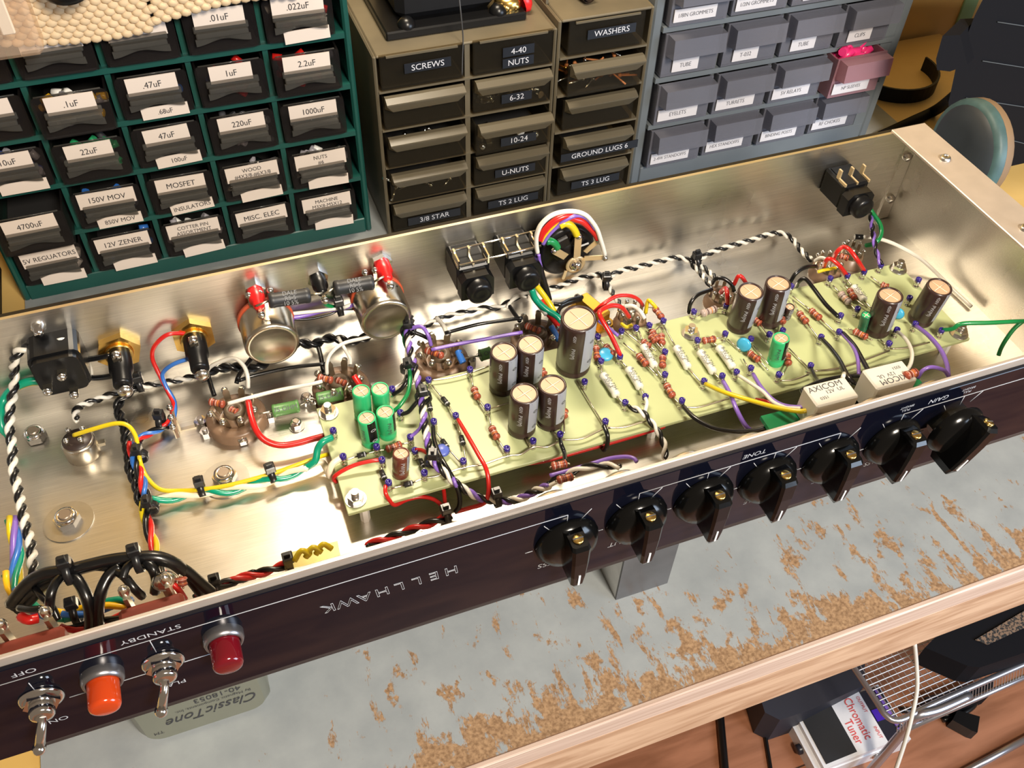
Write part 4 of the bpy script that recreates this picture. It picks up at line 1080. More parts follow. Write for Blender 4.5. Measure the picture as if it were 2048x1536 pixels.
disc('D', 1000, 1065, ZB + .06, .05, BDISC, 'bright blue disc mostly hidden behind the tall brown capacitor', (-.75, -.5, .3))
disc('B', 325, 770, ZB + .05, .055, DBLUE, 'small dull dark blue disc under a diode at the left of the main board', (0, -.2, 1))

# ================================================================== tube sockets
def octal(r, x, y, rad, label, rot=0.0):
    p = atz(r, x, y, .06); c = V(p.x, p.y, 0)
    t = thing('octal_tube_socket', label, 'tube socket', c, 'brown octal tube sockets')
    b = MB(); b.lathe([(rad, 0), (rad, .085), (rad * .93, .10), (rad * .62, .10), (rad * .60, .075), (rad * .36, .075), (rad * .36, .12), (rad * .12, .12), (0, .10)], BAKE, c, n=36, cap=False); b.build('base', t)
    b = MB(); b.lathe([(rad * .34, .10), (rad * .36, .15), (rad * .3, .17), (rad * .14, .17), (rad * .14, .10)], mat('socket_boss', (.11, .075, .045), .45), c, n=24, cap=False); b.build('centre_boss', t)
    for k in range(8):
        a = k * math.pi / 4 + rot; d = V(math.cos(a), math.sin(a), 0); q = c + d * rad * .55; s = V(-d.y, d.x, 0)
        b = MB(); b.prism([(-.022, 0), (.022, 0), (.026, .12), (.012, .15), (-.012, .15), (-.026, .12)], -.006, .006, TIN, (q + V(0, 0, .09), s, (d * .25 + V(0, 0, 1)).normalized(), d)); b.ball(q + d * .05 + V(0, 0, .21), .026, SOLDER, 8); b.build('solder_lug', t)
    for s in (-1, 1):
        b = MB(); q = c + V(s * (rad + .02), -.05, 0); b.hexa(q, q + V(0, 0, .055), .042, CHROME); b.cyl(q, q + V(0, 0, .085), .02, STEEL, 10); b.build('mounting_nut', t)
    return c
o1 = octal('A', 280, 520, .225, 'brown octal socket left, with the thick red wire', .2)
o2 = octal('A', 1085, 300, .225, 'brown octal socket behind the four green capacitors', .3)
o3 = octal('F', 312, 1240, .225, 'brown octal socket at the rear edge of the main board, with two resistors on top', .1)
o4 = octal('F', 1055, 1075, .225, 'brown octal socket left of the biggest brown capacitor', .4)
def onsocket(kind, r, a, e, label, z=.30): axial(kind, r, (*a, z), (*a, z), (*e, z), (*e, z), label)
onsocket('red', 'A', (70, 395), (190, 420), 'resistor with pale and orange bands on the left octal socket', .24)
onsocket('red', 'A', (905, 208), (1020, 235), 'resistor with pale band on the octal socket behind the green capacitors', .26)
onsocket('red', 'F', (190, 1150), (335, 1200), 'long brown resistor lying across the octal socket at the board edge', .24)
onsocket('red', 'F', (960, 960), (1080, 1010), 'glossy brown resistor on the octal socket by the biggest capacitor', .25)
onsocket('red', 'A', (230, 455), (290, 480), 'dark red resistor deep in the left octal socket', .16)
onsocket('red', 'A', (1050, 230), (1120, 260), 'dark red resistor deep in the octal socket behind the green capacitors', .17)
axial('green', 'A', (455, 490, .13), (555, 470, .12), (762, 428, .12), (820, 400, .12), 'left one of two green power resistors near the left octal socket')
axial('green', 'A', (850, 380, .14), (895, 378, .15), (1100, 332, .16), (1140, 250, .2), 'right one of two green power resistors, touching the second octal socket')
axial('green', 'F', (430, 1230, .14), (612, 1195, .12), (700, 1170, .12), (760, 1150, .12), 'green power resistor half hidden behind the brown capacitors')
def noval(r, x, y, label, rad=.13):
    p = atz(r, x, y, .1); c = V(p.x, p.y, 0)
    t = thing('small_tube_socket', label, 'tube socket', c, 'small nine-pin tube sockets')
    b = MB(); b.lathe([(rad * 1.15, 0), (rad * 1.15, .02), (rad, .03), (rad, .10), (rad * .5, .10), (rad * .4, .06), (0, .06)], BAKE, c, n=24, cap=False); b.build('base', t)
    b = MB(); b.lathe([(.03, .06), (.03, .17), (0, .17)], TIN, c, n=10, cap=False); b.build('centre_pin', t)
    for k in range(9):
        a = k * math.tau / 10 + .3; d = V(math.cos(a), math.sin(a), 0); q = c + d * rad * .85
        b = MB(); s = V(-d.y, d.x, 0); b.prism([(-.014, 0), (.014, 0), (.016, .08), (0, .11), (-.016, .08)], -.005, .005, TIN, (q + V(0, 0, .09), s, V(0, 0, 1), d)); b.ball(q + V(0, 0, .185), .020, SOLDER, 8); b.build('solder_lug', t)
noval('F', 1775, 900, 'small tube socket behind the red loops, right of the gold resistor'); noval('E', 935, 925, 'small tube socket left of the centre right brown capacitors')
noval('D', 455, 705, 'small tube socket at the rear edge, right end of the board'); noval('D', 640, 610, 'small tube socket nearest the white wire at the right end', .11)
onsocket('red', 'D', (550, 620), (620, 640), 'small red resistor on the far right tube socket', .2)

# ================================================================== rear wall fittings
def fuse(x, z, flat, label):
    t = thing('fuse_holder', label, 'fuse holder', (x, -.14, z - .15), 'fuse holders with brass nuts')
    b = MB(); b.lathe([(.165, 0), (.165, .055)], BRASS, (x, YB, z), (0, -1, 0), 6, smooth=False, ph=flat); b.lathe([(.10, .055), (.105, .07), (.10, .08)], BRASS, (x, YB, z), (0, -1, 0), 24); b.build('brass_nut', t)
    b = MB(); b.lathe([(.085, .06), (.085, .24), (.068, .26), (.068, .38), (.055, .40), (0, .40)], BLK, (x, YB, z), (0, -1, 0), 24, cap=False); b.build('barrel', t)
    b = MB(); b.box((x - .03, -.22, z + .07), (x + .03, -.14, z + .11), TIN); b.ball((x, -.19, z + .12), .035, SOLDER); b.build('side_lug', t)
    b = MB(); b.ball((x + .005, -.43, z - .02), .055, SOLDER, 12, (1, .7, 1)); b.build('end_solder', t)
fuse(-7.06, .50, .2, 'black fuse holder in a brass nut, right of the mains inlet'); fuse(-6.52, .48, .5, 'black fuse holder in a bright brass nut with red and blue wires')
iec = thing('mains_inlet', 'black mains inlet body with soldered tabs at the left of the rear wall', 'mains inlet', (-7.5, -.15, .43))
b = MB(); pts = rrect(-7.62, -7.27, .43, .80, .06, 3); b.prism(pts, 0, .22, BLK, ((0, YB, 0), (1, 0, 0), (0, 0, 1), (0, -1, 0))); b.build('shell', iec)
b = MB(); b.prism(rrect(-7.60, -7.29, .45, .78, .05, 3), .22, .27, BLK, ((0, YB, 0), (1, 0, 0), (0, 0, 1), (0, -1, 0))); b.build('rear_cover', iec)
for dx, dz in ((.03, .67), (-.10, .56), (.05, .47)):
    b = MB(); x = -7.45 + dx; b.box((x - .03, -.35, dz - .006), (x + .03, -.27, dz + .008), TIN); b.ball((x, -.35, dz + .01), .034, SOLDER, 10, (1, .9, .9)); b.build('solder_tab', iec)
b = MB(); b.lathe([(.05, 0), (.05, .02), (.036, .04), (.03, .08), (0, .085)], CHROME, (-7.50, YB, .87), (0, -1, 0), 14, cap=False); b.build('mounting_screw', iec)
def tipjack(x, z, m, label):
    t = thing('test_jack', label, 'jack', (x, -.1, z - .07), 'small test jacks on the rear wall')
    b = MB(); b.lathe([(.085, 0), (.085, .045)], CHROME, (x, YB, z), (0, -1, 0), 6, smooth=False, ph=.3); b.build('hex_nut', t)
    b = MB(); b.lathe([(.062, .045), (.06, .13), (.042, .15), (.04, .20), (.02, .22), (0, .22)], m, (x, YB, z), (0, -1, 0), 20, cap=False); b.build('insulator', t)
    b = MB(); b.box((x - .012, -.28, z - .02), (x + .012, -.21, z + .0), TIN); b.ball((x, -.27, z - .02), .03, SOLDER); b.build('solder_lug', t)
REDP = mat('red_plastic', (.62, .012, .012), .3)
tipjack(-6.0, .79, REDP, 'red test jack above the left silver pot'); tipjack(-5.525, .79, BLK, 'black test jack between the two black power resistors'); tipjack(-5.02, .79, REDP, 'red test jack above the right silver pot')
def aybody(kind, p, q, y, label, le, lf):
    a, e, l0, l1 = [aty('P', *v, y) for v in (p, q, le, lf)]
    t = thing('power_resistor', label, 'resistor', (a + e) / 2 - V(0, 0, .06), 'black power resistors')
    d = (e - a); L = d.length; d /= L; rr = .058; m = mat('charcoal_ceramic', (.018, .018, .02), .45)
    b = MB(); b.lathe([(rr * .8, 0), (rr, L * .03), (rr, L * .12), (rr * .95, L * .15), (rr * .95, L * .85), (rr, L * .88), (rr, L * .97), (rr * .8, L)], m, a, d, 22); b.build('resistor_body', t)
    for q0, q1 in ((l0, a), (e, l1)):
        b = MB(); b.tube([q0, q1], .009, TIN, 6); b.build('wire_lead', t)
    b = MB(); nn = V(-.1, -.75, .65); nn = (nn - d * nn.dot(d)).normalized(); v = nn.cross(d)
    for k, s in enumerate(('DALE', 'RS-5', '10 5%')): b.text(s, .045, (a + e) / 2 + nn * (rr * .97 if k == 1 else rr * .82) + v * (.036 - .036 * k), d, v, mat('resistor_print', (.13, .13, .135), .5), th=.003)
    b.build('printed_marks', t)
aybody('black', (537, 602), (620, 590), -.24, 'left one of two black power resistors on the rear wall', (512, 612), (645, 586))
aybody('black', (668, 577), (747, 564), -.24, 'right one of two black power resistors on the rear wall', (645, 590), (768, 553))
def pot(px, py, label):
    f = aty('P', px, py, -.36); x, z = f.x, f.z
    t = thing('potentiometer', label, 'potentiometer', (x, -.2, z - .21), 'silver potentiometers on the rear wall')
    b = MB(); b.lathe([(.205, .08), (.205, .33), (.195, .355), (.17, .36), (.165, .352), (0, .352)], mat('warm_can_metal', (.62, .56, .46), .26, 1), (x, YB, z), (0, -1, 0), 40, cap=False); b.build('can', t)
    b = MB(); b.lathe([(.19, .04), (.215, .045), (.215, .08), (.19, .085)], mat('red_wafer', (.50, .08, .03), .45), (x, YB, z), (0, -1, 0), 36); b.cyl((x, YB, z), (x, -.04, z), .09, STEEL, 14); b.build('red_wafer', t)
    for k in (-1, 0, 1):
        b = MB(); b.box((x + k * .08 - .014, -.085, z + .18), (x + k * .08 + .014, -.075, z + .30), TIN); b.ball((x + k * .08, -.09, z + .30), .028, SOLDER, 8); b.build('solder_lug', t)
    return x, z
p1 = pot(546, 692, 'silver round potentiometer under the left red test jack'); p2 = pot(774, 643, 'silver round potentiometer under the right red test jack')
def jack(x, z, label, ground=True, gold=True):
    t = thing('phone_jack', label, 'jack', (x, -.22, z - .17), 'black phone jacks')
    b = MB(); b.box((x - .135, -.30, z - .13), (x + .135, YB, z + .12), BLK, ch=.02); b.build('housing', t)
    b = MB(); pts = [(-.135, -.13), (.135, -.13), (.135, .04), (.09, .09), (-.09, .09), (-.135, .04)]; b.prism(pts, .30, .40, BLK, ((x, 0, z), (1, 0, 0), (0, 0, 1), (0, -1, 0))); b.lathe([(.105, .40), (.10, .47), (.07, .49), (.03, .48), (0, .48)], BLK, (x, 0, z - .03), (0, -1, 0), 20, cap=False); b.build('nose', t)
    for i, dx in enumerate((-.12, .0, .12)):
        b = MB(); b.box((x + dx - .008, -.20, z + .12), (x + dx + .008, -.16, z + .21), GOLDL if gold else TIN); b.box((x + dx - .008, -.30, z + .11), (x + dx + .008, -.20, z + .135), GOLDL if gold else TIN); b.build('contact_lug', t)
    b = MB(); b.box((x - .10, -.29, z + .118), (x + .10, -.03, z + .126), MBLK); b.build('ribbed_top', t)
jack(-4.36, .70, 'black phone jack, left one of the wired pair on the rear wall', gold=False); jack(-3.96, .71, 'black phone jack, right one of the wired pair beside the round selector', gold=False)
jack(-.82, .66, 'lone black phone jack with gold lugs at the right end of the rear wall')
jw = thing('jumper_wires', 'two bare silver jumper wires joining the pair of black phone jacks', 'wire', (-4.16, -.23, .82))
for y, z in ((-.16, .90), (-.30, .86)):
    b = MB(); b.tube([(-4.50, y, z - .01), (-4.1, y, z), (-3.80, y, z + .01)], .009, CHROME, 6); b.build('bare_wire', jw)
for x in (-4.48, -4.24, -4.08, -3.84):
    b = MB(); b.box((x - .006, -.31, .82), (x + .006, -.15, .90), CHROME); b.build('jack_tab', jw)
# impedance selector
sx, sz = -3.53, .67; sel = thing('impedance_selector', 'round black rotary selector with gold lugs under a hoop of coloured wires', 'selector switch', (sx, -.12, sz - .25))
b = MB(); b.lathe([(.20, 0), (.20, .08), (.245, .09), (.245, .20), (.21, .22), (.12, .22), (.11, .25), (0, .25)], BLK, (sx, YB, sz), (0, -1, 0), 36, cap=False)
for k in range(3):
    a = math.radians(70 + k * 50); b.box((-.05, -.26, .09), (.05, -.2, .19), BLK, Matrix.Translation((sx, 0, sz)) @ Matrix.Rotation(a - 1.57, 4, 'Y'), ch=.01)
b.build('body', sel)
cc = aty('M', 1060, 1230, -.27)
b = MB(); b.lathe([(.085, 0), (.085, .012), (.055, .012), (.055, 0)], GOLDL, cc, (0, -1, 0), 28, cap=False); b.build('gold_ring', sel)
b = MB(); b.lathe([(.05, .0), (.045, .03), (.03, .05), (0, .055)], CHROME, cc, (0, -1, 0), 18, cap=False); b.build('centre_screw', sel)
for k, (a, e, w) in enumerate((((1090, 1100), (1120, 690), .030), ((880, 1090), (640, 960), .030), ((1250, 1000), (1500, 780), .022), ((1230, 1120), (1620, 1100), .022), ((880, 1360), (820, 1520), .014))):
    A_ = aty('M', *a, -.285); E_ = aty('M', *e, -.30); u = (E_ - A_).normalized(); v = u.cross(V(0, -1, 0)).normalized()
    b = MB(); L = (E_ - A_).length; b.prism([(0, -w), (L * .9, -w), (L, -w * .5), (L, w * .5), (L * .9, w), (0, w)], -.005, .005, GOLDL, (A_, u, v, V(0, -1, 0)))
    if k in (0, 1, 2, 3): b.ball(E_ + V(0, -.01, 0), .026, SOLDER, 8)
    b.build('gold_lug', sel)

# ================================================================== loose hardware on the chassis floor
def nut(r, x, y, rad, label, washer=0.0, hh=.09):
    p = atz(r, x, y, hh); c = V(p.x, p.y, 0); t = thing('lock_nut', label, 'nut', c, 'nuts on the chassis floor')
    if washer:
        b = MB(); b.lathe([(washer, 0), (washer, .010)], STEEL, c, n=32); b.build('washer', t)
    b = MB(); b.hexa(c + V(0, 0, .01), c + V(0, 0, hh * .7), rad, CHROME); b.lathe([(rad * .86, hh * .7), (rad * .8, hh * .95), (rad * .5, hh), (rad * .45, hh * .9)], CHROME, c, n=20, cap=False); b.build('nut_body', t)
    b = MB(); b.cyl(c, c + V(0, 0, hh * 1.12), rad * .45, mat('bolt_end', (.35, .28, .22), .4, .8), 14); b.build('bolt_end', t)
nut('H', 250, 620, .082, 'lock nut by the rear left corner beside the black and white twisted pair')
nut('H', 1715, 940, .088, 'lock nut on a wide washer below the left octal socket', .17); nut('H', 495, 1265, .088, 'lock nut on a wide washer, nearest the front left', .17)
nut('H', 1855, 665, .045, 'small nut just in front of the left octal socket', 0, .07); nut('A', 735, 545, .045, 'small nut in front of the left green power resistor', .06, .07); nut('A', 815, 350, .05, 'small nut and lug between the two green power resistors', .06, .08)
p = atz('H', 1540, 545, .05)
t = thing('terminal_strip', 'small soldered terminal lug strip standing left of the left octal socket', 'terminal strip', (p.x - .1, p.y, 0))
b = MB(); b.hexa((p.x, p.y, 0), (p.x, p.y, .06), .05, CHROME); b.cyl((p.x, p.y, 0), (p.x, p.y, .09), .022, STEEL, 10); b.build('nut', t)
b = MB(); b.box((p.x - .16, p.y - .015, .0), (p.x - .04, p.y + .015, .012), TIN); b.box((p.x - .17, p.y - .02, 0), (p.x - .155, p.y + .02, .10), TIN); b.build('foot', t)
b = MB(); b.box((p.x - .185, p.y - .13, .07), (p.x - .165, p.y + .13, .13), BAKE); b.build('strip', t)
for dy in (-.1, 0, .1):
    b = MB(); b.box((p.x - .195, p.y + dy - .018, .05), (p.x - .187, p.y + dy + .018, .19), TIN); b.ball((p.x - .19, p.y + dy, .17), .026, SOLDER, 8); b.build('solder_lug', t)
p = atz('H', 590, 690, .17); q = V(p.x, p.y, 0)
t = thing('bias_socket', 'short silver round part with dark top, yellow wire soldered on, left floor', 'socket', q)
b = MB(); b.lathe([(.115, 0), (.12, .01), (.12, .15), (.105, .17)], mat('warm_can_metal', (.62, .56, .46), .26, 1), q, n=30); b.build('can', t)
b = MB(); b.lathe([(.105, .165), (.10, .18), (0, .18)], mat('dark_wafer', (.03, .018, .015), .4), q, n=30, cap=False); b.build('dark_top', t)
for k in range(4):
    a = k * 1.57 + .6; b = MB(); b.box((-.012, -.006, 0), (.012, .006, .05), TIN, Matrix.Translation(q + V(math.cos(a) * .07, math.sin(a) * .07, .18))); b.ball(q + V(math.cos(a) * .07, math.sin(a) * .07, .23), .022, SOLDER, 8); b.build('solder_lug', t)
b = MB(); b.box((q.x + .12, q.y - .02, .06), (q.x + .17, q.y + .02, .09), TIN); b.build('side_tab', t)
# gold clad resistor
p = atz('F', 1480, 830, .10)
b = MB(); M_ = Matrix.Translation((p.x, p.y, .0)) @ Matrix.Rotation(math.radians(-72), 4, 'Z')
t = thing('gold_clad_resistor', 'gold metal-clad resistor standing behind the biggest brown capacitor', 'resistor', (p.x, p.y, 0))
b.box((-.16, -.07, .0), (.16, .07, .15), GOLDR, M_, ch=.02); b.box((-.20, -.10, 0), (.20, .10, .02), GOLDR, M_); b.build('gold_shell', t)
b = MB(); b.ball(M_ @ V(-.2, 0, .08), .03, SOLDER); b.ball(M_ @ V(.2, 0, .08), .03, SOLDER); b.build('solder_lug', t)

# ---- pots, relays and small boards behind the front panel
def fpot(x, z, label):
    t = thing('control_potentiometer', label, 'potentiometer', (x, YF + .16, z - .17), 'control potentiometers behind the front panel')
    MB().lathe([(.165, .03), (.165, .22), (.15, .24), (0, .24)], mat('can_metal', (.60, .56, .50), .3, 1), (x, YF, z), (0, 1, 0), 30, cap=False).build('can', t)
    for k in (-1, 0, 1):
        b = MB(); b.box((x + k * .09 - .016, YF + .03, z + .13), (x + k * .09 + .016, YF + .042, z + .30), TIN); b.ball((x + k * .09, YF + .05, z + .30), .032, SOLDER, 8); b.build('solder_lug', t)
for x, lb in zip(KX, ('behind the leftmost pointer knob', 'behind the second pointer knob', 'behind the third pointer knob', 'behind the fourth pointer knob', 'behind the fifth pointer knob', 'behind the sixth pointer knob', 'behind the rightmost pointer knob')):
    fpot(x, .50, 'silver control potentiometer ' + lb)
def relay(r, cx, cy, label, txt, fl=1):
    p = at(r, cx, cy, .70); c = V(p.x, -2.30, .42)
    t = thing('relay', label, 'relay', c, 'white relays')
    M_ = Matrix.Translation(V(p.x, p.y, .62)) @ Matrix.Rotation(math.radians(-2), 4, 'Z')
    b = MB(); b.box((-.17, -.10, -.17), (.17, .10, .10), RELW, M_, ch=.012); b.build('case', t)
    b = MB(); u = V(fl, 0, 0); v = V(0, fl, 0); o = M_ @ V(0, 0, .102)
    b.text(txt, .07, o + V(-.02, .05, 0) * fl, u, v, MARK); b.text('12V  UL', .045, o + V(.03, -.0, 0) * fl, u, v, MARK); b.text('0351', .035, o + V(-.08, -.04, 0) * fl, u, v, MARK); b.build('printed_marks', t)
    b = MB(); b.box((-.42, -.13, -.21), (.42, .13, -.175), PCBG, M_); b.build('green_pcb', t)
    for k in range(5):
        b = MB(); b.ball(M_ @ V(-.36 + k * .15, -.115, -.15), .028, SOLDER, 8); b.build('solder_joint', t)
    b = MB(); 
    for s in (-.36, .36): b.cyl(M_ @ V(s, .05, -.21), M_ @ V(s, .05, -.62), .025, WHP, 8)
    b.build('standoff', t)
relay('G', 480, 330, 'left one of two white relay boxes, on a green board behind the front wall', 'AXICOM'); relay('G', 930, 200, 'right one of two white relay boxes, its print upside down', 'AXICOM', -1)
p = at('G', 1100, 190, .72); axial('red', 'G', (1040, 200, .72), (1050, 205, .72), (1140, 170, .72), (1160, 160, .72), 'orange brown resistor right of the second relay', rad=.035)
axial('red', 'B', (1150, 905, .35), (1160, 893, .36), (1285, 870, .36), (1305, 875, .36), 'rear resistor of the pair above the steel bracket, inside the chassis')
axial('red', 'B', (1195, 1010, .36), (1205, 1003, .38), (1330, 970, .38), (1350, 975, .38), 'front resistor of the pair above the steel bracket, inside the chassis')
axial('red', 'K', (1130, 315, .62), (1148, 330, .60), (1155, 385, .56), (1160, 400, .56), 'dark red resistor hanging behind the standby switch', rad=.03)
p = at('K', 1040, 355, .60); b = MB(); b.ball(p, .07, SOLDER, 12, (1.1, .8, 1)); b.box((p.x - .03, p.y - .02, .40), (p.x + .03, p.y, p.z), TIN)
tag(b.build('soldered_terminal'), 'lumpy soldered terminal behind the standby switch', 'terminal')
p = at('L', 730, 175, .28); t = thing('yellow_marked_connector', 'clear sleeve with yellow wire ends lying against the front wall left of the lettering', 'connector', (p.x, p.y, 0))
b = MB(); a0 = at('L', 530, 235, .12); a1 = at('L', 880, 150, .12); b.cyl(a0, a1, .055, clear('yellowish_sleeve', (.95, .9, .6), opacity=.35, body=(.55, .48, .22), rough=.2), 16); b.build('clear_sleeve', t)
for q in ((650, 195), (720, 175), (785, 155)):
    b = MB(); c = at('L', *q, .2); b.tube(smooth_path([c + V(-.06, 0, -.03), c + V(0, .03, .02), c + V(.05, 0, -.02)], 4), .02, MATS['wire_yellow'], 7); b.build('yellow_wire_end', t)

# ================================================================== wires
R1, R2, R3 = .015, .019, .024
def pts3(r, L_, z0=.2):
    return [at(r, q[0], q[1], q[2] if len(q) > 2 else z0) for q in L_]
def wire(color, rad, r, L_, label, y=None, ends=False):
    P = [aty(r, q[0], q[1], q[2] if len(q) > 2 else y) for q in L_] if y is not None else pts3(r, L_)
    b = MB(); S_ = smooth_path(P, 6); b.tube(S_, rad, MATS['wire_' + color], 8)
    o = b.build('insulated_wire'); tag(o, label, 'wire')
    return o
def twist(cols, rad, r, L_, label, pitch=.34, sep=.9, y=None, tails=None, phase=0):
    P = [aty(r, q[0], q[1], q[2] if len(q) > 2 else y) for q in L_] if y is not None else pts3(r, L_)
    st = pitch / 11; S_ = resample(smooth_path(P, 8), st)
    mid = S_[len(S_) // 2]; t = thing('twisted_wires', label, 'wires', (S_[0] + S_[-1]) / 2, 'twisted wire runs')
    k = len(cols); n = len(S_)
    fr = []; tang = [(S_[min(i + 1, n - 1)] - S_[max(i - 1, 0)]).normalized() for i in range(n)]
    nrm = V(0, 0, 1) if abs(tang[0].z) < .9 else V(1, 0, 0)
    for i in range(n):
        nrm = (nrm - tang[i] * nrm.dot(tang[i])).normalized(); fr.append((nrm.copy(), tang[i].cross(nrm)))
    for c_, col in enumerate(cols):
        pp = []
        for i in range(n):
            a = 2 * math.pi * (i * st / pitch + c_ / k) + phase; u, v = fr[i]
            pp.append(S_[i] + (u * math.cos(a) + v * math.sin(a)) * rad * sep * (1 if k == 2 else 1.2))
        b = MB(); b.tube(pp, rad, MATS['wire_' + col], 7); b.build(col + '_strand', t)
    return t
TIEM = mat('tie_black', (.012, .012, .013), .3)
def tie(r, x, y, z, d, label, rad=.05, up=(0, 0, 1)):
    """cable tie: a ribbed loop round the bundle and its square head"""
    c = at(r, x, y, z); D_ = Vector(d).normalized(); t = thing('cable_tie', label, 'cable tie', c - V(0, 0, rad), 'black cable ties')
    b = MB(); b.lathe([(rad, -.022), (rad + .012, -.022), (rad + .012, .022), (rad, .022), (rad, -.022)], TIEM, c, D_, 16, cap=False); b.build('loop', t)
    q = Vector((1, 0, 0)).rotation_difference(D_).to_matrix().to_4x4(); u = Vector(up)
    h = c + (u - D_ * u.dot(D_)).normalized() * (rad + .02)
    b = MB(); M_ = Matrix.Translation(h) @ q; b.box((-.036, -.034, -.03), (.036, .034, .034), TIEM, M_, ch=.006); b.box((-.02, -.012, .03), (.02, .012, .06), TIEM, M_); b.build('head', t)

wire('red', R1 * 1.1, 'H', [(1440, -129, .52), (1290, -119, .60), (1190, -34, .52), (1170, 60, .42), (1215, 170, .32), (1290, 320, .2), (1335, 430, .13), (1290, 550, .1), (1240, 590, .09)], 'thin red wire looping down from the bright brass fuse holder')
wire('blue', R1 * 1.1, 'H', [(1470, 60, .42), (1330, 110, .40), (1250, 180, .32), (1270, 270, .24), (1340, 400, .14), (1335, 520, .1), (1290, 590, .07)], 'blue wire from the end of the bright brass fuse holder')
twist(['red', 'blue', 'black'], R1, 'H', [(1290, 580, .08), (1180, 625, .08), (1080, 680, .09), (1030, 780, .12)], 'short red blue and black bundle running to the black harness', .25)
wire('yellow', R1 * 1.1, 'H', [(565, 655, .24), (700, 612, .30), (880, 565, .34), (980, 580, .33), (1040, 660, .28), (1065, 780, .22), (1080, 870, .16), (1130, 980, .13), (1230, 1070, .12), (1380, 1080, .1), (1540, 1072, .12), (1750, 1040, .12), (1966, 985, .12), (2136, 935, .12), (2286, 880, .13), (2440, 825, .13), (2520, 800, .1)], 'long yellow wire from the silver bias socket along the floor to the board')
twist(['teal', 'cream'], .022, 'H', [(1145, 1150, .09), (1350, 1130, .07), (1550, 1090, .09), (1750, 1080, .08), (1966, 1030, .09), (2200, 965, .1), (2360, 900, .13)], 'thick green and cream twisted pair on the chassis floor', .42)
wire('teal', .026, 'H', [(2350, 905, .13), (2420, 850, .18), (2440, 760, .24), (2480, 705, .28), (2550, 672, .27)], 'thick dark green wire end rising onto the board')
wire('cream', .024, 'H', [(2350, 905, .12), (2460, 860, .12), (2500, 900, .10), (2530, 965, .12), (2530, 930, .2), (2560, 870, .25), (2620, 828, .26)], 'cream wire end looping over the left edge of the board')
twist(['black', 'white'], .016, 'H', [(590, 540, .28), (580, 480, .26), (610, 435, .22), (750, 380, .16), (950, 310, .14), (1150, 270, .14), (1400, 225, .14), (1600, 165, .15)], 'black and white twisted pair rising from the bias socket to the right', .15)
wire('white', R2 * .85, 'A', [(40, 180, .15), (100, 115, .25), (250, 65, .34), (330, 115, .36), (365, 200, .32), (370, 290, .24)], 'white wire arching up to the left octal socket')
twist(['black', 'black'], .021, 'H', [(1080, 265, .15), (960, 350, .12), (905, 430, .1), (920, 500, .09), (960, 600, .1), (970, 700, .1), (990, 820, .11), (1000, 920, .11), (1050, 1040, .11), (1080, 1180, .10)], 'thick black twisted harness running down the left of the chassis floor', .19)
twist(['black', 'black'], .022, 'A', [(20, 180, .15), (140, 145, .15), (260, 130, .14), (420, 140, .12), (560, 60, .14), (660, 0, .15), (760, -60, .16), (860, -40, .16), (1000, -90, .16), (1170, -70, .15), (1330, -120, .15)], 'black twisted run behind the silver pots', .2)
wire('black', R2, 'A', [(60, 190, .14), (90, 290, .12), (110, 350, .1)], 'short black wire dropping to the left octal socket')
wire('black', R2, 'A', [(910, -20, .16), (930, 60, .18), (950, 160, .18), (985, 200, .16)], 'black wire dropping to the octal socket behind the green capacitors')
twist(['red', 'black', 'blue'], .018, 'H', [(1000, 720, .16), (1040, 860, .16), (1090, 1000, .15), (1130, 1160, .14)], 'red black and blue strands lying on the black harness', .35)
twist(['yellow', 'red', 'black'], .020, 'H', [(1100, 1160, .10), (1120, 1280, .09), (1150, 1400, .09), (1190, 1530, .10), (1240, 1700, .12), (1280, 1760, .12)], 'yellow red and black wires running from the harness to the front wall', .5)
twist(['white', 'black'], .020, 'J', [(520, 1290, .145), (400, 1290, .145), (300, 1300, .145), (170, 1340, .68), (115, 1400, .62), (110, 1520, .52), (105, 1650, .42), (80, 1800, .36), (75, 1950, .30), (95, 2100, .26), (100, 2250, .22), (135, 2400, .2), (165, 2550, .2), (200, 2700, .2), (240, 2850, .2), (250, 3000, .2), (270, 3100, .2)], 'thick black and white twisted pair down the left end of the chassis', .165)
wire('teal', .032, 'H', [(330, 240, .34), (230, 240, .36), (110, 290, .36), (30, 380, .33), (5, 500, .28), (20, 600, .22), (70, 660, .15), (90, 740, .1)], 'thick green earth wire from the mains inlet round the left edge')
wire('yellow', .010, 'H', [(320, 262, .34), (220, 270, .35), (110, 320, .34), (45, 400, .31), (25, 520, .26), (45, 620, .2)], 'thin yellow stripe of the earth wire at the left edge')
wire('black', R3 * .9, 'J', [(480, 1300, .75), (540, 1310, .145), (590, 1380, .60), (630, 1415, .52), (720, 1410, .52), (850, 1382, .55)], 'black wire from the inlet to the side of the left fuse holder')
wire('black', R3 * .9, 'H', [(520, 120, .42), (590, 125, .45), (650, 170, .4), (690, 210, .38), (790, 210, .4), (900, 190, .42)], 'black wire from the inlet to the end of the left fuse holder')
wire('white', R3 * .9, 'J', [(380, 1320, .145), (450, 1275, .78), (530, 1275, .76), (600, 1340, .64), (670, 1450, .48), (695, 1530, .38), (650, 1590, .32), (570, 1612, .30)], 'white wire looping round the right side of the mains inlet')
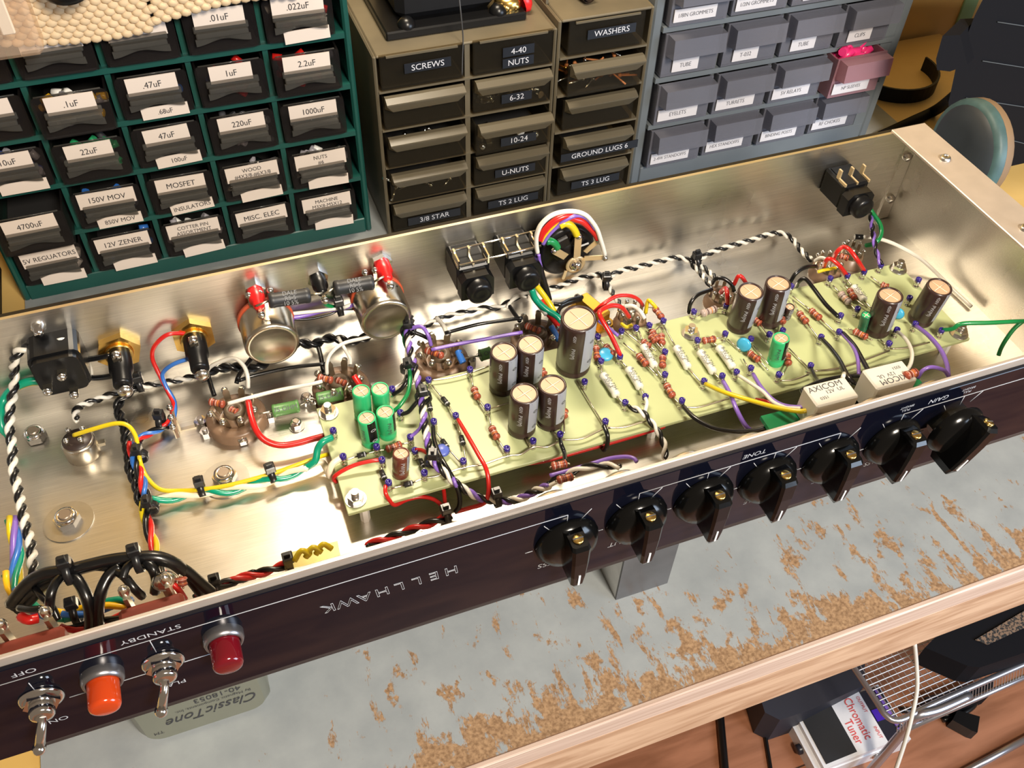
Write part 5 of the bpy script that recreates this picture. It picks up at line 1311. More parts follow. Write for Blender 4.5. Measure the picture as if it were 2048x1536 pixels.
# rear wall harness
wire('purple', R2, 'I', [(470, 1115, .48), (620, 1105, .46), (800, 1080, .45), (950, 1040, .46), (1080, 1025, .46), (1200, 985, .50), (1300, 920, .55)], 'purple wire between the two silver potentiometers')
wire('white', R1, 'I', [(470, 1090, .52), (650, 1070, .52), (850, 1050, .50), (1060, 1025, .48), (1250, 1005, .44), (1370, 1035, .42), (1450, 1090, .38), (1530, 1180, .34), (1570, 1210, .32)], 'lower white wire between the potentiometers')
wire('white', R1, 'I', [(1100, 1020, .48), (1250, 965, .50), (1400, 960, .48), (1480, 1000, .44)], 'upper white wire arching over the right silver potentiometer')
wire('green', R1 * 1.1, 'I', [(945, 950, .62), (960, 990, .55), (1010, 1012, .5), (1060, 1015, .48)], 'short green wire from the black test jack')
wire('green', R1 * 1.2, 'I', [(1250, 985, .46), (1350, 970, .45), (1430, 1020, .42), (1490, 1090, .38), (1560, 1180, .34)], 'green wire curving over the right silver potentiometer')
wire('black', .009, 'I', [(690, 1110, .44), (850, 1105, .43), (1000, 1070, .43), (1080, 1035, .44), (1250, 1030, .42)], 'thin black wire below the purple one')
wire('black', R2, 'I', [(400, 1070, .60), (425, 1170, .56), (445, 1280, .48), (420, 1370, .38), (370, 1440, .28), (300, 1540, .18), (280, 1600, .15)], 'black wire crossing in front of the left silver potentiometer')
wire('black', R2, 'I', [(1455, 890, .62), (1440, 960, .58), (1470, 1050, .44)], 'black wire left of two at the right silver potentiometer')
wire('black', R2, 'I', [(1500, 850, .64), (1505, 940, .58), (1490, 1030, .46)], 'black wire right of two at the right silver potentiometer')
wire('white', R1, 'A', [(975, 185, .22), (975, 100, .3), (1010, 20, .34), (1100, -50, .35), (1250, -90, .36), (1400, -130, .36), (1530, -160, .36), (1600, -150, .35)], 'white wire from the second octal socket up to the rear wall bundle')
wire('white', R1, 'A', [(1060, -100, .3), (1110, -10, .28), (1150, 60, .24), (1155, 110, .22)], 'short white wire right of the black run at the second octal socket')
wire('purple', R1 * 1.1, 'I', [(1610, 1180, .38), (1700, 1165, .42), (1750, 1230, .38), (1775, 1310, .3)], 'purple loop reaching the octal socket at the board edge')
wire('black', R1 * 1.1, 'I', [(1620, 1200, .36), (1700, 1230, .33), (1780, 1270, .3)], 'black wire beside the purple loop')
wire('black', R1, 'F', [(345, 1022, .28), (600, 955, .27), (800, 925, .28), (940, 905, .30)], 'straight black wire between the two right octal sockets')
wire('purple', R1, 'F', [(240, 1150, .28), (450, 1105, .28), (700, 1060, .29), (940, 1015, .30)], 'straight purple wire between the two right octal sockets')
wire('black', R1, 'A', [(300, 235, .25), (420, 195, .24), (700, 135, .24), (970, 105, .25)], 'straight black wire between the two left octal sockets')
wire('white', R1, 'A', [(215, 412, .27), (365, 370, .28), (600, 310, .25), (850, 262, .26), (940, 240, .26)], 'straight white wire between the two left octal sockets')
wire('red', R3, 'A', [(370, 395, .28), (395, 520, .26), (440, 630, .22), (510, 700, .17), (620, 732, .13), (750, 715, .12), (860, 685, .12), (960, 660, .12)], 'thick red wire from the left octal socket under the board')
wire('red', R3, 'A', [(1180, 195, .28), (1215, 250, .24), (1260, 310, .2)], 'short thick red wire at the second octal socket')
twist(['purple', 'white', 'black'], .0155, 'A', [(1590, -150, .36), (1600, -60, .36), (1640, 100, .36), (1680, 260, .37), (1705, 400, .38), (1720, 520, .38), (1745, 680, .38), (1780, 810, .37), (1810, 880, .35), (1900, 960, .30), (2000, 1050, .24), (2150, 1135, .16), (2300, 1160, .13), (2440, 1150, .15), (2560, 1090, .22), (2680, 1040, .3)], 'long purple white and black twisted bundle crossing the board to the front wall', .19)
twist(['green', 'white'], R1, 'A', [(1570, -130, .34), (1590, -20, .32), (1605, 90, .30)], 'green and white wires falling beside the long bundle', .3)
wire('green', R1 * 1.1, 'A', [(1600, 90, .34), (1612, 200, .36), (1600, 320, .34), (1540, 420, .3), (1490, 470, .26)], 'green wire arching onto the board right of the green capacitors')
wire('black', R1 * 1.1, 'A', [(1600, 150, .32), (1590, 230, .34), (1545, 300, .3), (1480, 345, .25)], 'thin black wire arching to the rearmost left turret')
wire('black', R1 * 1.1, 'A', [(1690, 370, .38), (1640, 430, .34), (1600, 475, .3), (1545, 495, .28)], 'black wire leaving the long bundle toward the green capacitors')
wire('white', .008, 'A', [(1590, 130, .32), (1570, 230, .3), (1520, 270, .27), (1475, 300, .26)], 'thin pale wire to the rearmost left turret')
wire('purple', R1 * .9, 'A', [(1700, 560, .40), (1690, 600, .36), (1650, 640, .31), (1615, 668, .29)], 'thin purple wire from the long bundle to a turret')
wire('red', R1, 'A', [(1790, 830, .34), (1740, 790, .33), (1700, 770, .30), (1660, 765, .28)], 'short red wire from the long bundle to a turret')
wire('purple', R1, 'B', [(1150, 965, .36), (1280, 930, .38), (1450, 880, .42), (1600, 835, .46), (1720, 820, .5), (1790, 830, .52), (1820, 860, .52)], 'purple wire curving to the potentiometer lugs behind the first knob')
twist(['white', 'black'], .016, 'B', [(1130, 1060, .28), (1200, 990, .34), (1300, 950, .38), (1400, 905, .42), (1560, 885, .46), (1690, 900, .5)], 'white and black pair ending behind the first knob', .26)
wire('red', R1, 'A', [(1390, 845, .27), (1330, 850, .28), (1200, 880, .27), (1100, 925, .25), (1040, 965, .22), (1025, 990, .17), (1050, 1015, .13)], 'red wire looping off the left edge of the board')
wire('red', R1, 'A', [(1425, 1040, .27), (1425, 1100, .26), (1460, 1160, .2), (1500, 1190, .16), (1590, 1150, .14), (1700, 1128, .13), (1800, 1150, .12), (1870, 1210, .1), (1905, 1260, .08)], 'red wire wandering from the front board turret to the cable tie')
wire('red', R1, 'A', [(1862, 1030, .14), (1875, 1100, .12), (1882, 1180, .1), (1895, 1250, .09)], 'short red wire dropping from under the board to the cable tie')
wire('red', R1 * 1.1, 'B', [(445, 535, .28), (520, 660, .32), (600, 800, .33), (660, 910, .32), (680, 1020, .26), (675, 1120, .18), (640, 1180, .12), (530, 1215, .09), (420, 1245, .08)], 'red wire crossing the main board and curling to the front tie')
wire('black', R1 * 1.2, 'B', [(255, 590, .28), (262, 690, .32), (300, 800, .33), (370, 920, .32), (430, 1030, .26), (458, 1130, .18), (455, 1200, .12), (425, 1245, .08)], 'black wire crossing the main board left of the red one')
twist(['red', 'black'], R2, 'A', [(1930, 1270, .08), (1800, 1320, .07), (1650, 1370, .06), (1500, 1430, .06), (1380, 1470, .06), (1280, 1500, .06)], 'red and black twisted pair along the front wall, right of the yellow connector', .26)
twist(['red', 'black'], R2, 'L', [(560, 245, .08), (430, 290, .08), (320, 318, .08), (200, 355, .1), (90, 395, .14)], 'red and black twisted pair along the front wall, left of the yellow connector', .26)
wire('red', R1 * 1.1, 'B', [(950, 875, .10), (1100, 855, .10), (1250, 815, .1), (1450, 760, .1), (1700, 690, .1), (1960, 610, .1), (2030, 585, .1)], 'long straight red wire on the floor along the front of the board')
wire('black', R1 * 1.1, 'B', [(1230, 685, .28), (1240, 730, .30), (1262, 790, .28), (1270, 860, .34)], 'short black wire from a front turret down to the resistor pair')
wire('black', R1 * 1.2, 'B', [(1565, 580, .28), (1592, 650, .27), (1592, 720, .2), (1570, 768, .12), (1545, 740, .08)], 'black hook-shaped wire over the front edge of the board')
twist(['black', 'white'], R1, 'C', [(215, 435, .28), (320, 475, .29), (380, 540, .27), (430, 600, .24), (475, 680, .2), (500, 760, .16), (495, 835, .12)], 'black and white twisted pair dropping off the middle of the board', .17)
wire('white', R1, 'C', [(350, 370, .29), (360, 410, .29), (345, 470, .27)], 'short white wire at the turret above the twisted pair')
wire('black', R1 * 1.2, 'C', [(635, 430, .28), (720, 515, .31), (850, 590, .32), (1000, 622, .33), (1160, 622, .35), (1310, 592, .38)], 'black wire sweeping right from the board toward the fourth knob')
wire('yellow', R1 * 1.2, 'C', [(810, 260, .28), (950, 322, .36), (1150, 385, .42), (1350, 440, .5), (1520, 470, .56), (1600, 462, .58)], 'yellow wire from the board to the lugs behind the fifth knob')
wire('purple', R1 * 1.2, 'C', [(945, 240, .28), (1000, 340, .33), (1050, 460, .34), (1110, 570, .3), (1170, 630, .25)], 'purple wire falling from the board behind the fourth knob')
wire('white', R1, 'C', [(1065, 195, .28), (1150, 250, .34), (1250, 320, .40), (1330, 400, .45), (1430, 440, .5), (1540, 450, .56)], 'white wire beside the purple one right of the white capacitors')
wire('purple', R1 * 1.1, 'C', [(1175, 185, .28), (1240, 290, .36), (1330, 385, .43), (1430, 430, .5), (1560, 440, .56), (1640, 430, .58)], 'purple wire curving to the lugs behind the fifth knob')
wire('red', R1, 'C', [(1195, 380, .25), (1290, 400, .28), (1400, 460, .3), (1480, 540, .28)], 'red wire under the yellow one at the fifth knob')
wire('black', R1 * 1.2, 'D', [(410, 1255, .28), (480, 1330, .36), (550, 1425, .44), (610, 1540, .5), (660, 1600, .5)], 'black wire from the board to behind the left relay')
wire('black', R1 * 1.3, 'D', [(575, 1215, .28), (660, 1310, .36), (730, 1430, .42), (790, 1540, .48)], 'black wire from the board to the right relay')
wire('purple', R1, 'D', [(570, 1220, .28), (640, 1300, .35), (685, 1400, .42), (700, 1540, .45)], 'purple wire beside the black one at the right relay')
wire('black', R1, 'G', [(330, 140, .28), (370, 220, .36), (420, 280, .5)], 'black wire from a turret to the left relay')
wire('black', R1, 'G', [(310, 400, .5), (265, 330, .45), (270, 300, .44), (400, 240, .46), (560, 205, .46), (700, 200, .48), (760, 215, .5)], 'black wire running behind both relays')
wire('black', R1, 'G', [(560, 130, .4), (620, 230, .48), (700, 270, .5), (760, 300, .5)], 'black wire between the two relays')
wire('white', R1, 'G', [(585, 180, .6), (575, 210, .66), (560, 245, .145)], 'short white wire on the left relay')
wire('white', R1, 'D', [(995, 1200, .28), (1065, 1270, .36), (1105, 1360, .45), (1095, 1450, .52), (1050, 1520, .6)], 'white wire from the right end of the board to the right relay')
wire('purple', R1 * 1.2, 'D', [(1140, 1160, .28), (1240, 1240, .38), (1330, 1350, .46), (1375, 1460, .52), (1385, 1540, .55)], 'purple wire from under the rightmost capacitor to the last potentiometer')
wire('purple', R1, 'D', [(1150, 1560, .55), (1190, 1500, .62), (1260, 1475, .64), (1350, 1500, .6), (1385, 1545, .56)], 'small purple loop above the last potentiometer')
wire('green', R1 * 1.2, 'D', [(1345, 1190, .28), (1420, 1180, .34), (1490, 1142, .4), (1700, 1135, .42), (1900, 1125, .42), (2050, 1120, .42)], 'green wire leading off the right end of the board')
wire('green', R1 * 1.2, 'D', [(1960, 1120, .42), (1890, 1180, .36), (1830, 1260, .28), (1790, 1330, .2), (1770, 1385, .14)], 'green wire branching down near the right end')
wire('black', R1 * 1.2, 'D', [(220, 855, .22), (240, 815, .33), (285, 798, .37), (345, 865, .34), (440, 990, .31), (540, 1090, .28)], 'black wire looping over the board right of the tall pair')
wire('black', R1 * 1.2, 'E', [(680, 1060, .16), (695, 985, .26), (750, 920, .3), (860, 878, .28)], 'black wire arching to the small socket left of the tall pair')
wire('black', R1 * 1.2, 'D', [(165, 830, .24), (215, 755, .33), (290, 708, .34), (370, 700, .28)], 'black wire arching to the small socket at the right end')
wire('black', .018, 'E', [(860, 830, .2), (890, 795, .28), (950, 795, .3), (1010, 840, .26), (1030, 890, .2)], 'black wire hooped over the small socket left of the tall pair')
wire('white', R1 * 1.2, 'D', [(715, 475, .30), (800, 480, .32), (920, 510, .28), (1050, 570, .20), (1180, 650, .12), (1300, 760, .05), (1420, 880, .03), (1560, 1010, .03)], 'white wire running from the black sleeve toward the right wall')
b = MB(); b.cyl(at('D', 665, 474, .30), at('D', 728, 477, .30), .024, BLK, 12); tag(b.build('heat_shrink_sleeve'), 'short black sleeve on the end of the white wire at the right', 'sleeve')
wire('green', R1 * 1.4, 'D', [(765, 225, .42), (800, 290, .42), (855, 370, .40), (870, 440, .38), (845, 500, .36), (800, 530, .32), (750, 542, .28)], 'green wire curving down from the lone right phone jack')
twist(['black', 'purple'], .013, 'D', [(785, 300, .42), (800, 400, .40), (815, 500, .38), (835, 600, .34), (868, 690, .29)], 'black and purple pair dropping from the lone right phone jack', .2)
wire('red', R1 * 1.3, 'D', [(738, 735, .28), (690, 660, .40), (630, 580, .46), (580, 552, .45), (530, 590, .40), (500, 650, .28)], 'red loop, right one of the two at the far right sockets')
wire('red', R1 * 1.3, 'D', [(600, 765, .28), (545, 695, .38), (480, 645, .42), (445, 660, .38), (430, 700, .28)], 'red loop, left one of the two at the far right sockets')
wire('white', R1, 'D', [(360, 660, .28), (400, 635, .34), (440, 645, .36), (480, 690, .34)], 'short white wire on the socket at the right end')
wire('yellow', R1, 'D', [(380, 745, .26), (440, 728, .27), (520, 715, .26)], 'short yellow wire across the socket at the right end')
wire('red', R1 * 1.3, 'E', [(980, 1000, .28), (978, 920, .38), (965, 870, .36), (925, 905, .26)], 'red wire standing at the small socket left of the tall pair')
wire('red', R1 * 1.2, 'E', [(1125, 835, .30), (1090, 785, .36), (1060, 780, .36), (1030, 840, .26)], 'red wire peak behind the tall pair')
wire('red', R1 * 1.3, 'F', [(1692, 1195, .28), (1620, 1040, .42), (1540, 900, .52), (1540, 850, .52), (1620, 812, .50), (1700, 825, .45), (1760, 900, .30)], 'thick red loop from a turret back to the small socket')
wire('red', R1 * 1.1, 'F', [(1490, 862, .42), (1560, 800, .50), (1660, 740, .52), (1760, 735, .48), (1830, 765, .40), (1865, 810, .28)], 'thin red loop rising highest behind the gold resistor')
wire('white', R1 * 1.2, 'F', [(1725, 815, .30), (1790, 815, .33), (1840, 850, .32), (1880, 910, .27)], 'white wire curving over the small socket by the gold resistor')
wire('yellow', R1 * 1.1, 'E', [(350, 1060, .26), (368, 965, .38), (400, 985, .38), (430, 1020, .34)], 'yellow wire peak left of a rear resistor')
wire('purple', R1, 'E', [(-10, 1120, .3), (60, 1170, .3), (140, 1235, .29)], 'purple wire at the foot of the gold resistor')
wire('yellow', R1, 'F', [(1700, 950, .2), (1740, 975, .22), (1780, 960, .22)], 'short yellow wire on the small socket by the gold resistor')
wire('black', R1 * 1.2, 'F', [(1180, 800, .3), (1240, 800, .3), (1300, 770, .26), (1400, 745, .22)], 'upper black wire to the gold resistor')
wire('black', R1 * 1.2, 'F', [(1210, 870, .3), (1240, 820, .3), (1320, 785, .24), (1390, 765, .2)], 'lower black wire to the gold resistor')
wire('blue', .03, 'F', [(445, 1160, .22), (465, 1210, .2), (485, 1250, .18)], 'blue flat wire at the right of the octal socket on the board edge')
# twisted pairs along the rear crease
twist(['black', 'white'], .0145, 'F', [(180, 985, .16), (250, 935, .15), (380, 885, .14), (500, 860, .14), (640, 830, .14), (760, 825, .14), (840, 780, .18), (900, 745, .22), (980, 735, .24)], 'black and white pair along the rear crease, left of the jacks', .2)
wire('white', R2, 'F', [(280, 905, .16), (330, 960, .2), (360, 1030, .24)], 'white wire dropping to the octal socket at the board edge')
wire('black', R2, 'F', [(830, 800, .16), (870, 860, .17), (920, 930, .2)], 'black wire dropping to the octal socket by the biggest capacitor')
wire('white', R2 * .9, 'F', [(820, 830, .15), (860, 770, .2), (980, 710, .28), (1040, 780, .3), (1120, 880, .3)], 'grey white wire looping left of the coloured cable bundle')
twist(['white', 'black'], .0155, 'F', [(1130, 690, .16), (1230, 660, .16), (1330, 620, .17), (1430, 590, .18), (1530, 575, .20), (1590, 620, .19)], 'black and white pair along the rear crease, under the round selector', .145)
twist(['white', 'black'], .0155, 'E', [(85, 790, .20), (130, 745, .20), (300, 705, .20), (450, 665, .20), (590, 635, .20), (700, 660, .18)], 'black and white pair along the rear crease, right of the round selector', .145)
twist(['white', 'black'], .0155, 'E', [(770, 650, .20), (830, 605, .22), (1000, 545, .24), (1150, 505, .24), (1300, 455, .24), (1400, 450, .24), (1480, 495, .22), (1540, 575, .22), (1620, 650, .24)], 'black and white pair on the rear wall, rightmost run', .145)
twist(['black', 'white'], .0145, 'E', [(700, 680, .17), (770, 750, .18), (840, 840, .22)], 'black and white pair dropping to the socket left of the tall pair, lower strand', .14)
twist(['white', 'black'], .0145, 'E', [(770, 690, .18), (830, 740, .18), (900, 800, .22)], 'black and white pair dropping to the socket left of the tall pair, upper strand', .14)
twist(['black', 'white'], .0145, 'F', [(1590, 640, .18), (1630, 710, .18), (1690, 800, .2), (1730, 850, .22)], 'black and white pair dropping to the socket by the gold resistor', .14)
# hoop over the selector
wire('white', R2, 'M', [(335, 1010), (315, 860), (320, 680), (400, 480), (580, 310), (800, 230), (1060, 220), (1260, 290), (1400, 440), (1490, 590), (1540, 740), (1590, 900), (1630, 1050)], 'outer white wire hooped over the round selector', y=-.33)
wire('red', .026, 'M', [(395, 770), (440, 640), (560, 490), (720, 370), (880, 310), (1010, 300)], 'thick red wire, left half of the hoop over the selector', y=-.30)
wire('red', .026, 'M', [(940, 320), (1050, 370), (1180, 410), (1320, 520), (1440, 650), (1490, 740)], 'thick red wire, right half of the hoop over the selector', y=-.30)
wire('amber', R1, 'M', [(420, 800), (480, 690), (620, 540), (760, 440)], 'amber wire inside the hoop over the selector', y=-.31)
wire('purple', R1 * 1.1, 'M', [(440, 850), (560, 660), (760, 470), (920, 360), (1080, 300), (1220, 320), (1330, 400), (1440, 560)], 'purple wire crossing in the hoop over the selector', y=-.32)
wire('yellow', .030, 'M', [(760, 500), (860, 450), (960, 480), (1040, 570), (1090, 670)], 'thick yellow wire soldered to the top selector lug', y=-.32)
wire('green', .030, 'M', [(510, 800), (590, 790), (670, 840), (720, 920)], 'thick green wire soldered to the left selector lug', y=-.32)
wire('purple', R1, 'M', [(360, 1050), (370, 1150), (400, 1280)], 'short purple wire between jack and selector', y=-.28)
wire('yellow', .026, 'F', [(1030, 640, .50), (1080, 700, .42), (1150, 800, .32), (1215, 910, .24)], 'yellow wire in the cable leaving the jacks')
wire('teal', .028, 'F', [(1010, 680, .50), (1040, 760, .40), (1120, 840, .32), (1200, 890, .28), (1240, 940, .24)], 'dark green wire in the cable leaving the jacks')
wire('red', .026, 'F', [(1080, 770, .36), (1130, 860, .28), (1190, 930, .24), (1240, 1000, .2)], 'red wire in the cable leaving the jacks')
wire('blue', .024, 'F', [(1160, 970, .24), (1190, 1020, .22), (1220, 1080, .2)], 'blue wire beside the biggest brown capacitor')
wire('black', .034, 'F', [(1060, 470, .62), (1085, 580, .50), (1115, 680, .38), (1140, 770, .28)], 'thick black sleeve hanging from the selector')
# left front: switch wiring
def kw(c, rad, L_, lab): return wire(c, rad, 'K', L_, lab)
kw('black', .040, [(70, 500, .35), (120, 430, .45), (200, 350, .55), (300, 305, .60), (420, 290, .62), (560, 255, .64), (720, 220, .66), (870, 205, .66), (1000, 205, .64), (1110, 250, .56), (1200, 330, .42), (1280, 430, .3)], 'upper thick black cable arching over the switches')
kw('black', .036, [(90, 520, .32), (180, 430, .42), (300, 350, .52), (400, 315, .58), (500, 280, .60), (620, 250, .62), (800, 230, .62), (1020, 225, .6), (1160, 280, .5), (1270, 370, .38), (1340, 430, .3)], 'second thick black cable arching over the switches')
kw('black', .030, [(110, 540, .30), (200, 470, .38), (260, 400, .45), (340, 350, .52), (430, 320, .56)], 'inner black cable at the left corner')
kw('black', .030, [(400, 310, .60), (350, 370, .62), (320, 450, .6), (315, 540, .5), (330, 640, .4)], 'black loop, left leg under the left cable tie')
kw('black', .036, [(440, 300, .60), (500, 360, .60), (550, 460, .55), (570, 560, .45), (570, 650, .35)], 'black loop, right leg under the left cable tie')
kw('black', .036, [(760, 260, .64), (690, 320, .62), (640, 420, .58), (620, 520, .48), (620, 640, .35)], 'black loop, left leg under the right cable tie')
kw('black', .028, [(500, 275, .60), (600, 262, .60), (700, 275, .62), (780, 320, .64), (850, 400, .6), (900, 450, .5)], 'black cable dipping between the two cable ties')
kw('black', .026, [(850, 225, .66), (800, 270, .68), (775, 340, .66)], 'short black drop to the standby switch lug')
kw('black', .034, [(920, 230, .64), (970, 280, .62), (990, 350, .55), (980, 420, .45)], 'black drop right of the standby switch lug')
kw('black', .022, [(120, 525, .55), (200, 535, .60), (260, 530, .62)], 'thin black link between the left switch lugs')
kw('black', .020, [(220, 400, .5), (270, 460, .52), (330, 520, .5), (370, 600, .45)], 'thin black wire behind the left switch')
twist(['yellow', 'teal', 'blue', 'purple'], .022, 'K', [(70, -40, .2), (90, 60, .2), (110, 180, .2), (100, 300, .2), (110, 400, .2), (160, 480, .2)], 'yellow green blue and purple bundle along the left wall', .7)
twist(['amber', 'teal', 'blue'], .022, 'K', [(45, 300, .22), (80, 400, .2), (150, 480, .2), (300, 560, .2), (420, 570, .22)], 'amber green and blue bundle bending round the left corner', .6)
twist(['blue', 'teal', 'amber'], .022, 'K', [(400, 575, .25), (500, 555, .25), (600, 530, .25), (700, 500, .25), (830, 490, .25)], 'blue green and amber bundle between the two switches', .6)
twist(['red', 'black'], .020, 'K', [(390, 650, .3), (480, 655, .3), (620, 620, .3), (760, 580, .3), (900, 540, .3)], 'red and black pair behind the front wall between the switches', .5)
kw('red', R2, [(1080, 360, .6), (1130, 410, .55), (1170, 470, .45)], 'red wire from the soldered terminal at the standby switch')
kw('red', .03, [(130, 580, .5), (180, 600, .52), (240, 590, .5)], 'short red wire end at the left switch')
twist(['red', 'black'], R2, 'K', [(1230, 445, .2), (1320, 420, .16), (1400, 390, .12), (1500, 345, .1), (1610, 310, .08)], 'red and black pair starting right of the standby switch', .3)

X_, DN = (1, 0, 0), (0, 1, 0)
for a in (('H', 1235, 545, .10, (-.9, .3, 0), 'cable tie on the red and blue wires left of the terminal strip'), ('H', 1070, 815, .16, (.2, 1, 0), 'cable tie halfway down the black harness'),
          ('H', 1545, 1060, .11, X_, 'cable tie on the green and cream pair, left of the lock nut washer'), ('H', 2085, 955, .12, (1, .1, 0), 'cable tie on the green and cream pair, nearer the board'),
          ('H', 1075, 262, .16, X_, 'cable tie at the bend of the black and white pair below the fuse holders'), ('H', 1560, 185, .16, X_, 'cable tie above the left octal socket'),
          ('H', 1150, 1210, .12, (.2, 1, 0), 'cable tie where the green and cream pair leaves the harness'),
          ('A', 1600, 140, .36, (.2, 1, .2), 'cable tie on the long bundle beside the right silver potentiometer'), ('A', 1715, 365, .38, (.1, 1, 0), 'cable tie on the long bundle at the rear edge of the main board'),
          ('A', 1790, 850, .37, (.4, 1, 0), 'cable tie on the long bundle over the middle of the board'), ('B', 740, 1145, .13, X_, 'cable tie on the long bundle close to the front wall'),
          ('A', 1890, 1270, .08, X_, 'cable tie joining the red wires at the front wall'), ('I', 1072, 1025, .48, X_, 'cable tie between the two silver potentiometers'),
          ('I', 1480, 1045, .43, (.5, 0, -.6), 'cable tie in front of the right silver potentiometer'), ('I', 1600, 1200, .35, (.3, .6, -.5), 'cable tie below the right silver potentiometer'),
          ('K', 435, 290, .62, X_, 'upright cable tie over the black cables, left one'), ('K', 870, 215, .66, X_, 'upright cable tie over the black cables, right one'),
          ('K', 480, 545, .26, X_, 'cable tie on the coloured bundle between the switches'), ('K', 1375, 395, .14, X_, 'cable tie on the red and black pair by the front wall'),
          ('L', 565, 245, .08, X_, 'cable tie left of the yellow connector'), ('F', 1580, 640, .19, (1, -.3, 0), 'cable tie at the crease right of the round selector'),
          ('E', 735, 665, .19, X_, 'cable tie at the crease where the pair branches'), ('F', 60, 995, .36, (.2, 1, .1), 'cable tie at the corner of the right silver potentiometer bundle')):
    tie(*a[:5], a[5], rad=.052 if a[0] != 'K' else .075)

# ================================================================== below the bench: pedal, mesh trolley, cables
def fl_(x, y, z=ZFL): return unp(x, y, 2, z)
a = fl_(1569, 1447, ZFL + .05); c_ = fl_(1628, 1560, ZFL + .05)
ex = (c_ - a); ex.z = 0; wdt = ex.length; ey = V(-ex.y, ex.x, 0).normalized(); ex.normalize()
Lp = wdt * 1.72
ped = thing('tuner_pedal', 'white effect pedal with black rubber treadle and red lettering on the floor', 'effect pedal', (a.x, a.y, ZFL))
WPD = mat('pedal_white', (.78, .77, .78), .35, var=.06, vscale=3)
def pf(u, v, z): return a + ex * u + ey * v + V(0, 0, z - .05)
def plate(b, q, z0, z1, mt):   # q: corners (u,v), z per corner for the top
    vs = [pf(u, v, z0) for u, v in q] + [pf(u, v, z1[i] if isinstance(z1, (list, tuple)) else z1) for i, (u, v) in enumerate(q)]
    n = len(q); vs = vs
    b.add(vs, [list(reversed(range(n))), [n + i for i in range(n)]] + [[i, (i + 1) % n, n + (i + 1) % n, n + i] for i in range(n)], mt)
sg = 1 if (pf(.5, 1, .05) - CAM_LOC).x > (pf(.5, -1, .05) - CAM_LOC).x else -1
if sg < 0: ey = -ey
b = MB(); plate(b, [(0, 0), (wdt, 0), (wdt, Lp), (0, Lp)], 0, [.30, .30, .50, .50], WPD); b.build('casing', ped)
b = MB(); plate(b, [(.02, .10), (wdt - .02, .10), (wdt - .02, Lp * .72), (.02, Lp * .72)], .25, [.42, .42, .66, .66], WPD); b.build('treadle', ped)
b = MB(); plate(b, [(.08, .16), (wdt - .08, .16), (wdt - .08, Lp * .41), (.08, Lp * .41)], .40, [.455, .455, .56, .56], mat('rubber', (.012, .012, .014), .7)); b.build('rubber_pad', ped)
b = MB(); plate(b, [(.04, Lp * .74), (wdt - .04, Lp * .74), (wdt - .04, Lp - .03), (.04, Lp - .03)], .49, [.52, .52, .53, .53], mat('pedal_dark_top', (.02, .02, .03), .3)); b.build('display_panel', ped)
b = MB(); plate(b, [(wdt * .38, Lp * .77), (wdt * .58, Lp * .77), (wdt * .58, Lp * .87), (wdt * .38, Lp * .87)], .52, .545, mat('violet_screen', (.06, .02, .35), .2)); b.build('display_window', ped)
REDT = mat('red_print', (.75, .08, .08), .5)
b = MB()
sl = .24 / (Lp * .72 - .10)
def pt(u, v): return pf(u, v, .42 + (v - .10) * sl + .010)
n_ = (ey + V(0, 0, sl)).normalized()
b.text('Chromatic', .20, pt(wdt * .45, Lp * .575), ex, n_, REDT, sx=.85); b.text('Tuner', .20, pt(wdt * .62, Lp * .475), ex, n_, REDT, sx=.85); b.text('OUTPUT            INPUT', .075, pt(wdt * .5, Lp * .68), ex, n_, REDT); b.build('printed_lettering', ped)
b = MB(); q = pf(wdt * .5, -.0, .16); b.lathe([(.09, -.02), (.09, .06), (.07, .08), (0, .08)], mat('pedal_dark_top', (.02, .02, .03), .3), q, -ey, 18, cap=False); b.build('thumb_screw', ped)
b = MB(); q = pf(wdt, Lp * .66, .26); b.lathe([(.10, 0), (.10, .03), (.06, .05), (.06, .0)], CHROME, q, ex, 18, cap=False); b.build('output_socket', ped)
b = MB(); 
for k in range(8): b.box(tuple(pf(.12 + k * .1, Lp * .93, .53) - V(.03, .03, 0)), tuple(pf(.12 + k * .1, Lp * .93, .56) + V(.03, .03, 0)), MATS['wire_purple'])
b.build('indicator_row', ped)

# wire mesh tray on tubular legs
ZM = -8.0
mt_ = thing('mesh_tray', 'silver wire mesh tray on tube legs beside the pedal under the bench', 'wire tray', unp(1790, 1440, 2, ZM))
A0 = unp(1700, 1335, 2, ZM); A1 = unp(1782, 1445, 2, ZM); A2 = unp(1822, 1428, 2, ZM); A3 = unp(2200, 1262, 2, ZM); A4 = A3 + (A0 - A1)
SILV = mat('silver_tube', (.50, .50, .54), .3, .9); MESH = mat('mesh_wire', (.62, .60, .60), .35, .8)
u_ = (A3 - A2).normalized(); v_ = (A0 - A1); v_ = (v_ - u_ * v_.dot(u_)).normalized()
W1 = (A3 - A1).dot(u_); H1 = 3.4
b = MB(); b.tube(smooth_path([A1 + v_ * H1, A1 + v_ * (H1 * .6), A1 + v_ * .5, A1 + v_ * .12, A1 + u_ * .16 - v_ * .02, A1 + u_ * .7, A1 + u_ * W1 * .5, A1 + u_ * W1], 5), .05, SILV, 9); b.build('frame_tube', mt_)
b = MB(); b.tube([A1 + u_ * .35 - v_ * .12 - V(0, 0, .25), A1 + u_ * W1 - v_ * .12 - V(0, 0, .25)], .045, SILV, 8); b.build('lower_rail', mt_)
b = MB(); s_ = .115; n = int(W1 / s_); m = int(H1 / (s_ * .75))
for i in range(1, n):
    b.tube([A1 + u_ * (i * s_) + v_ * .02, A1 + u_ * (i * s_) + v_ * H1], .008, MESH, 4, cap=False)
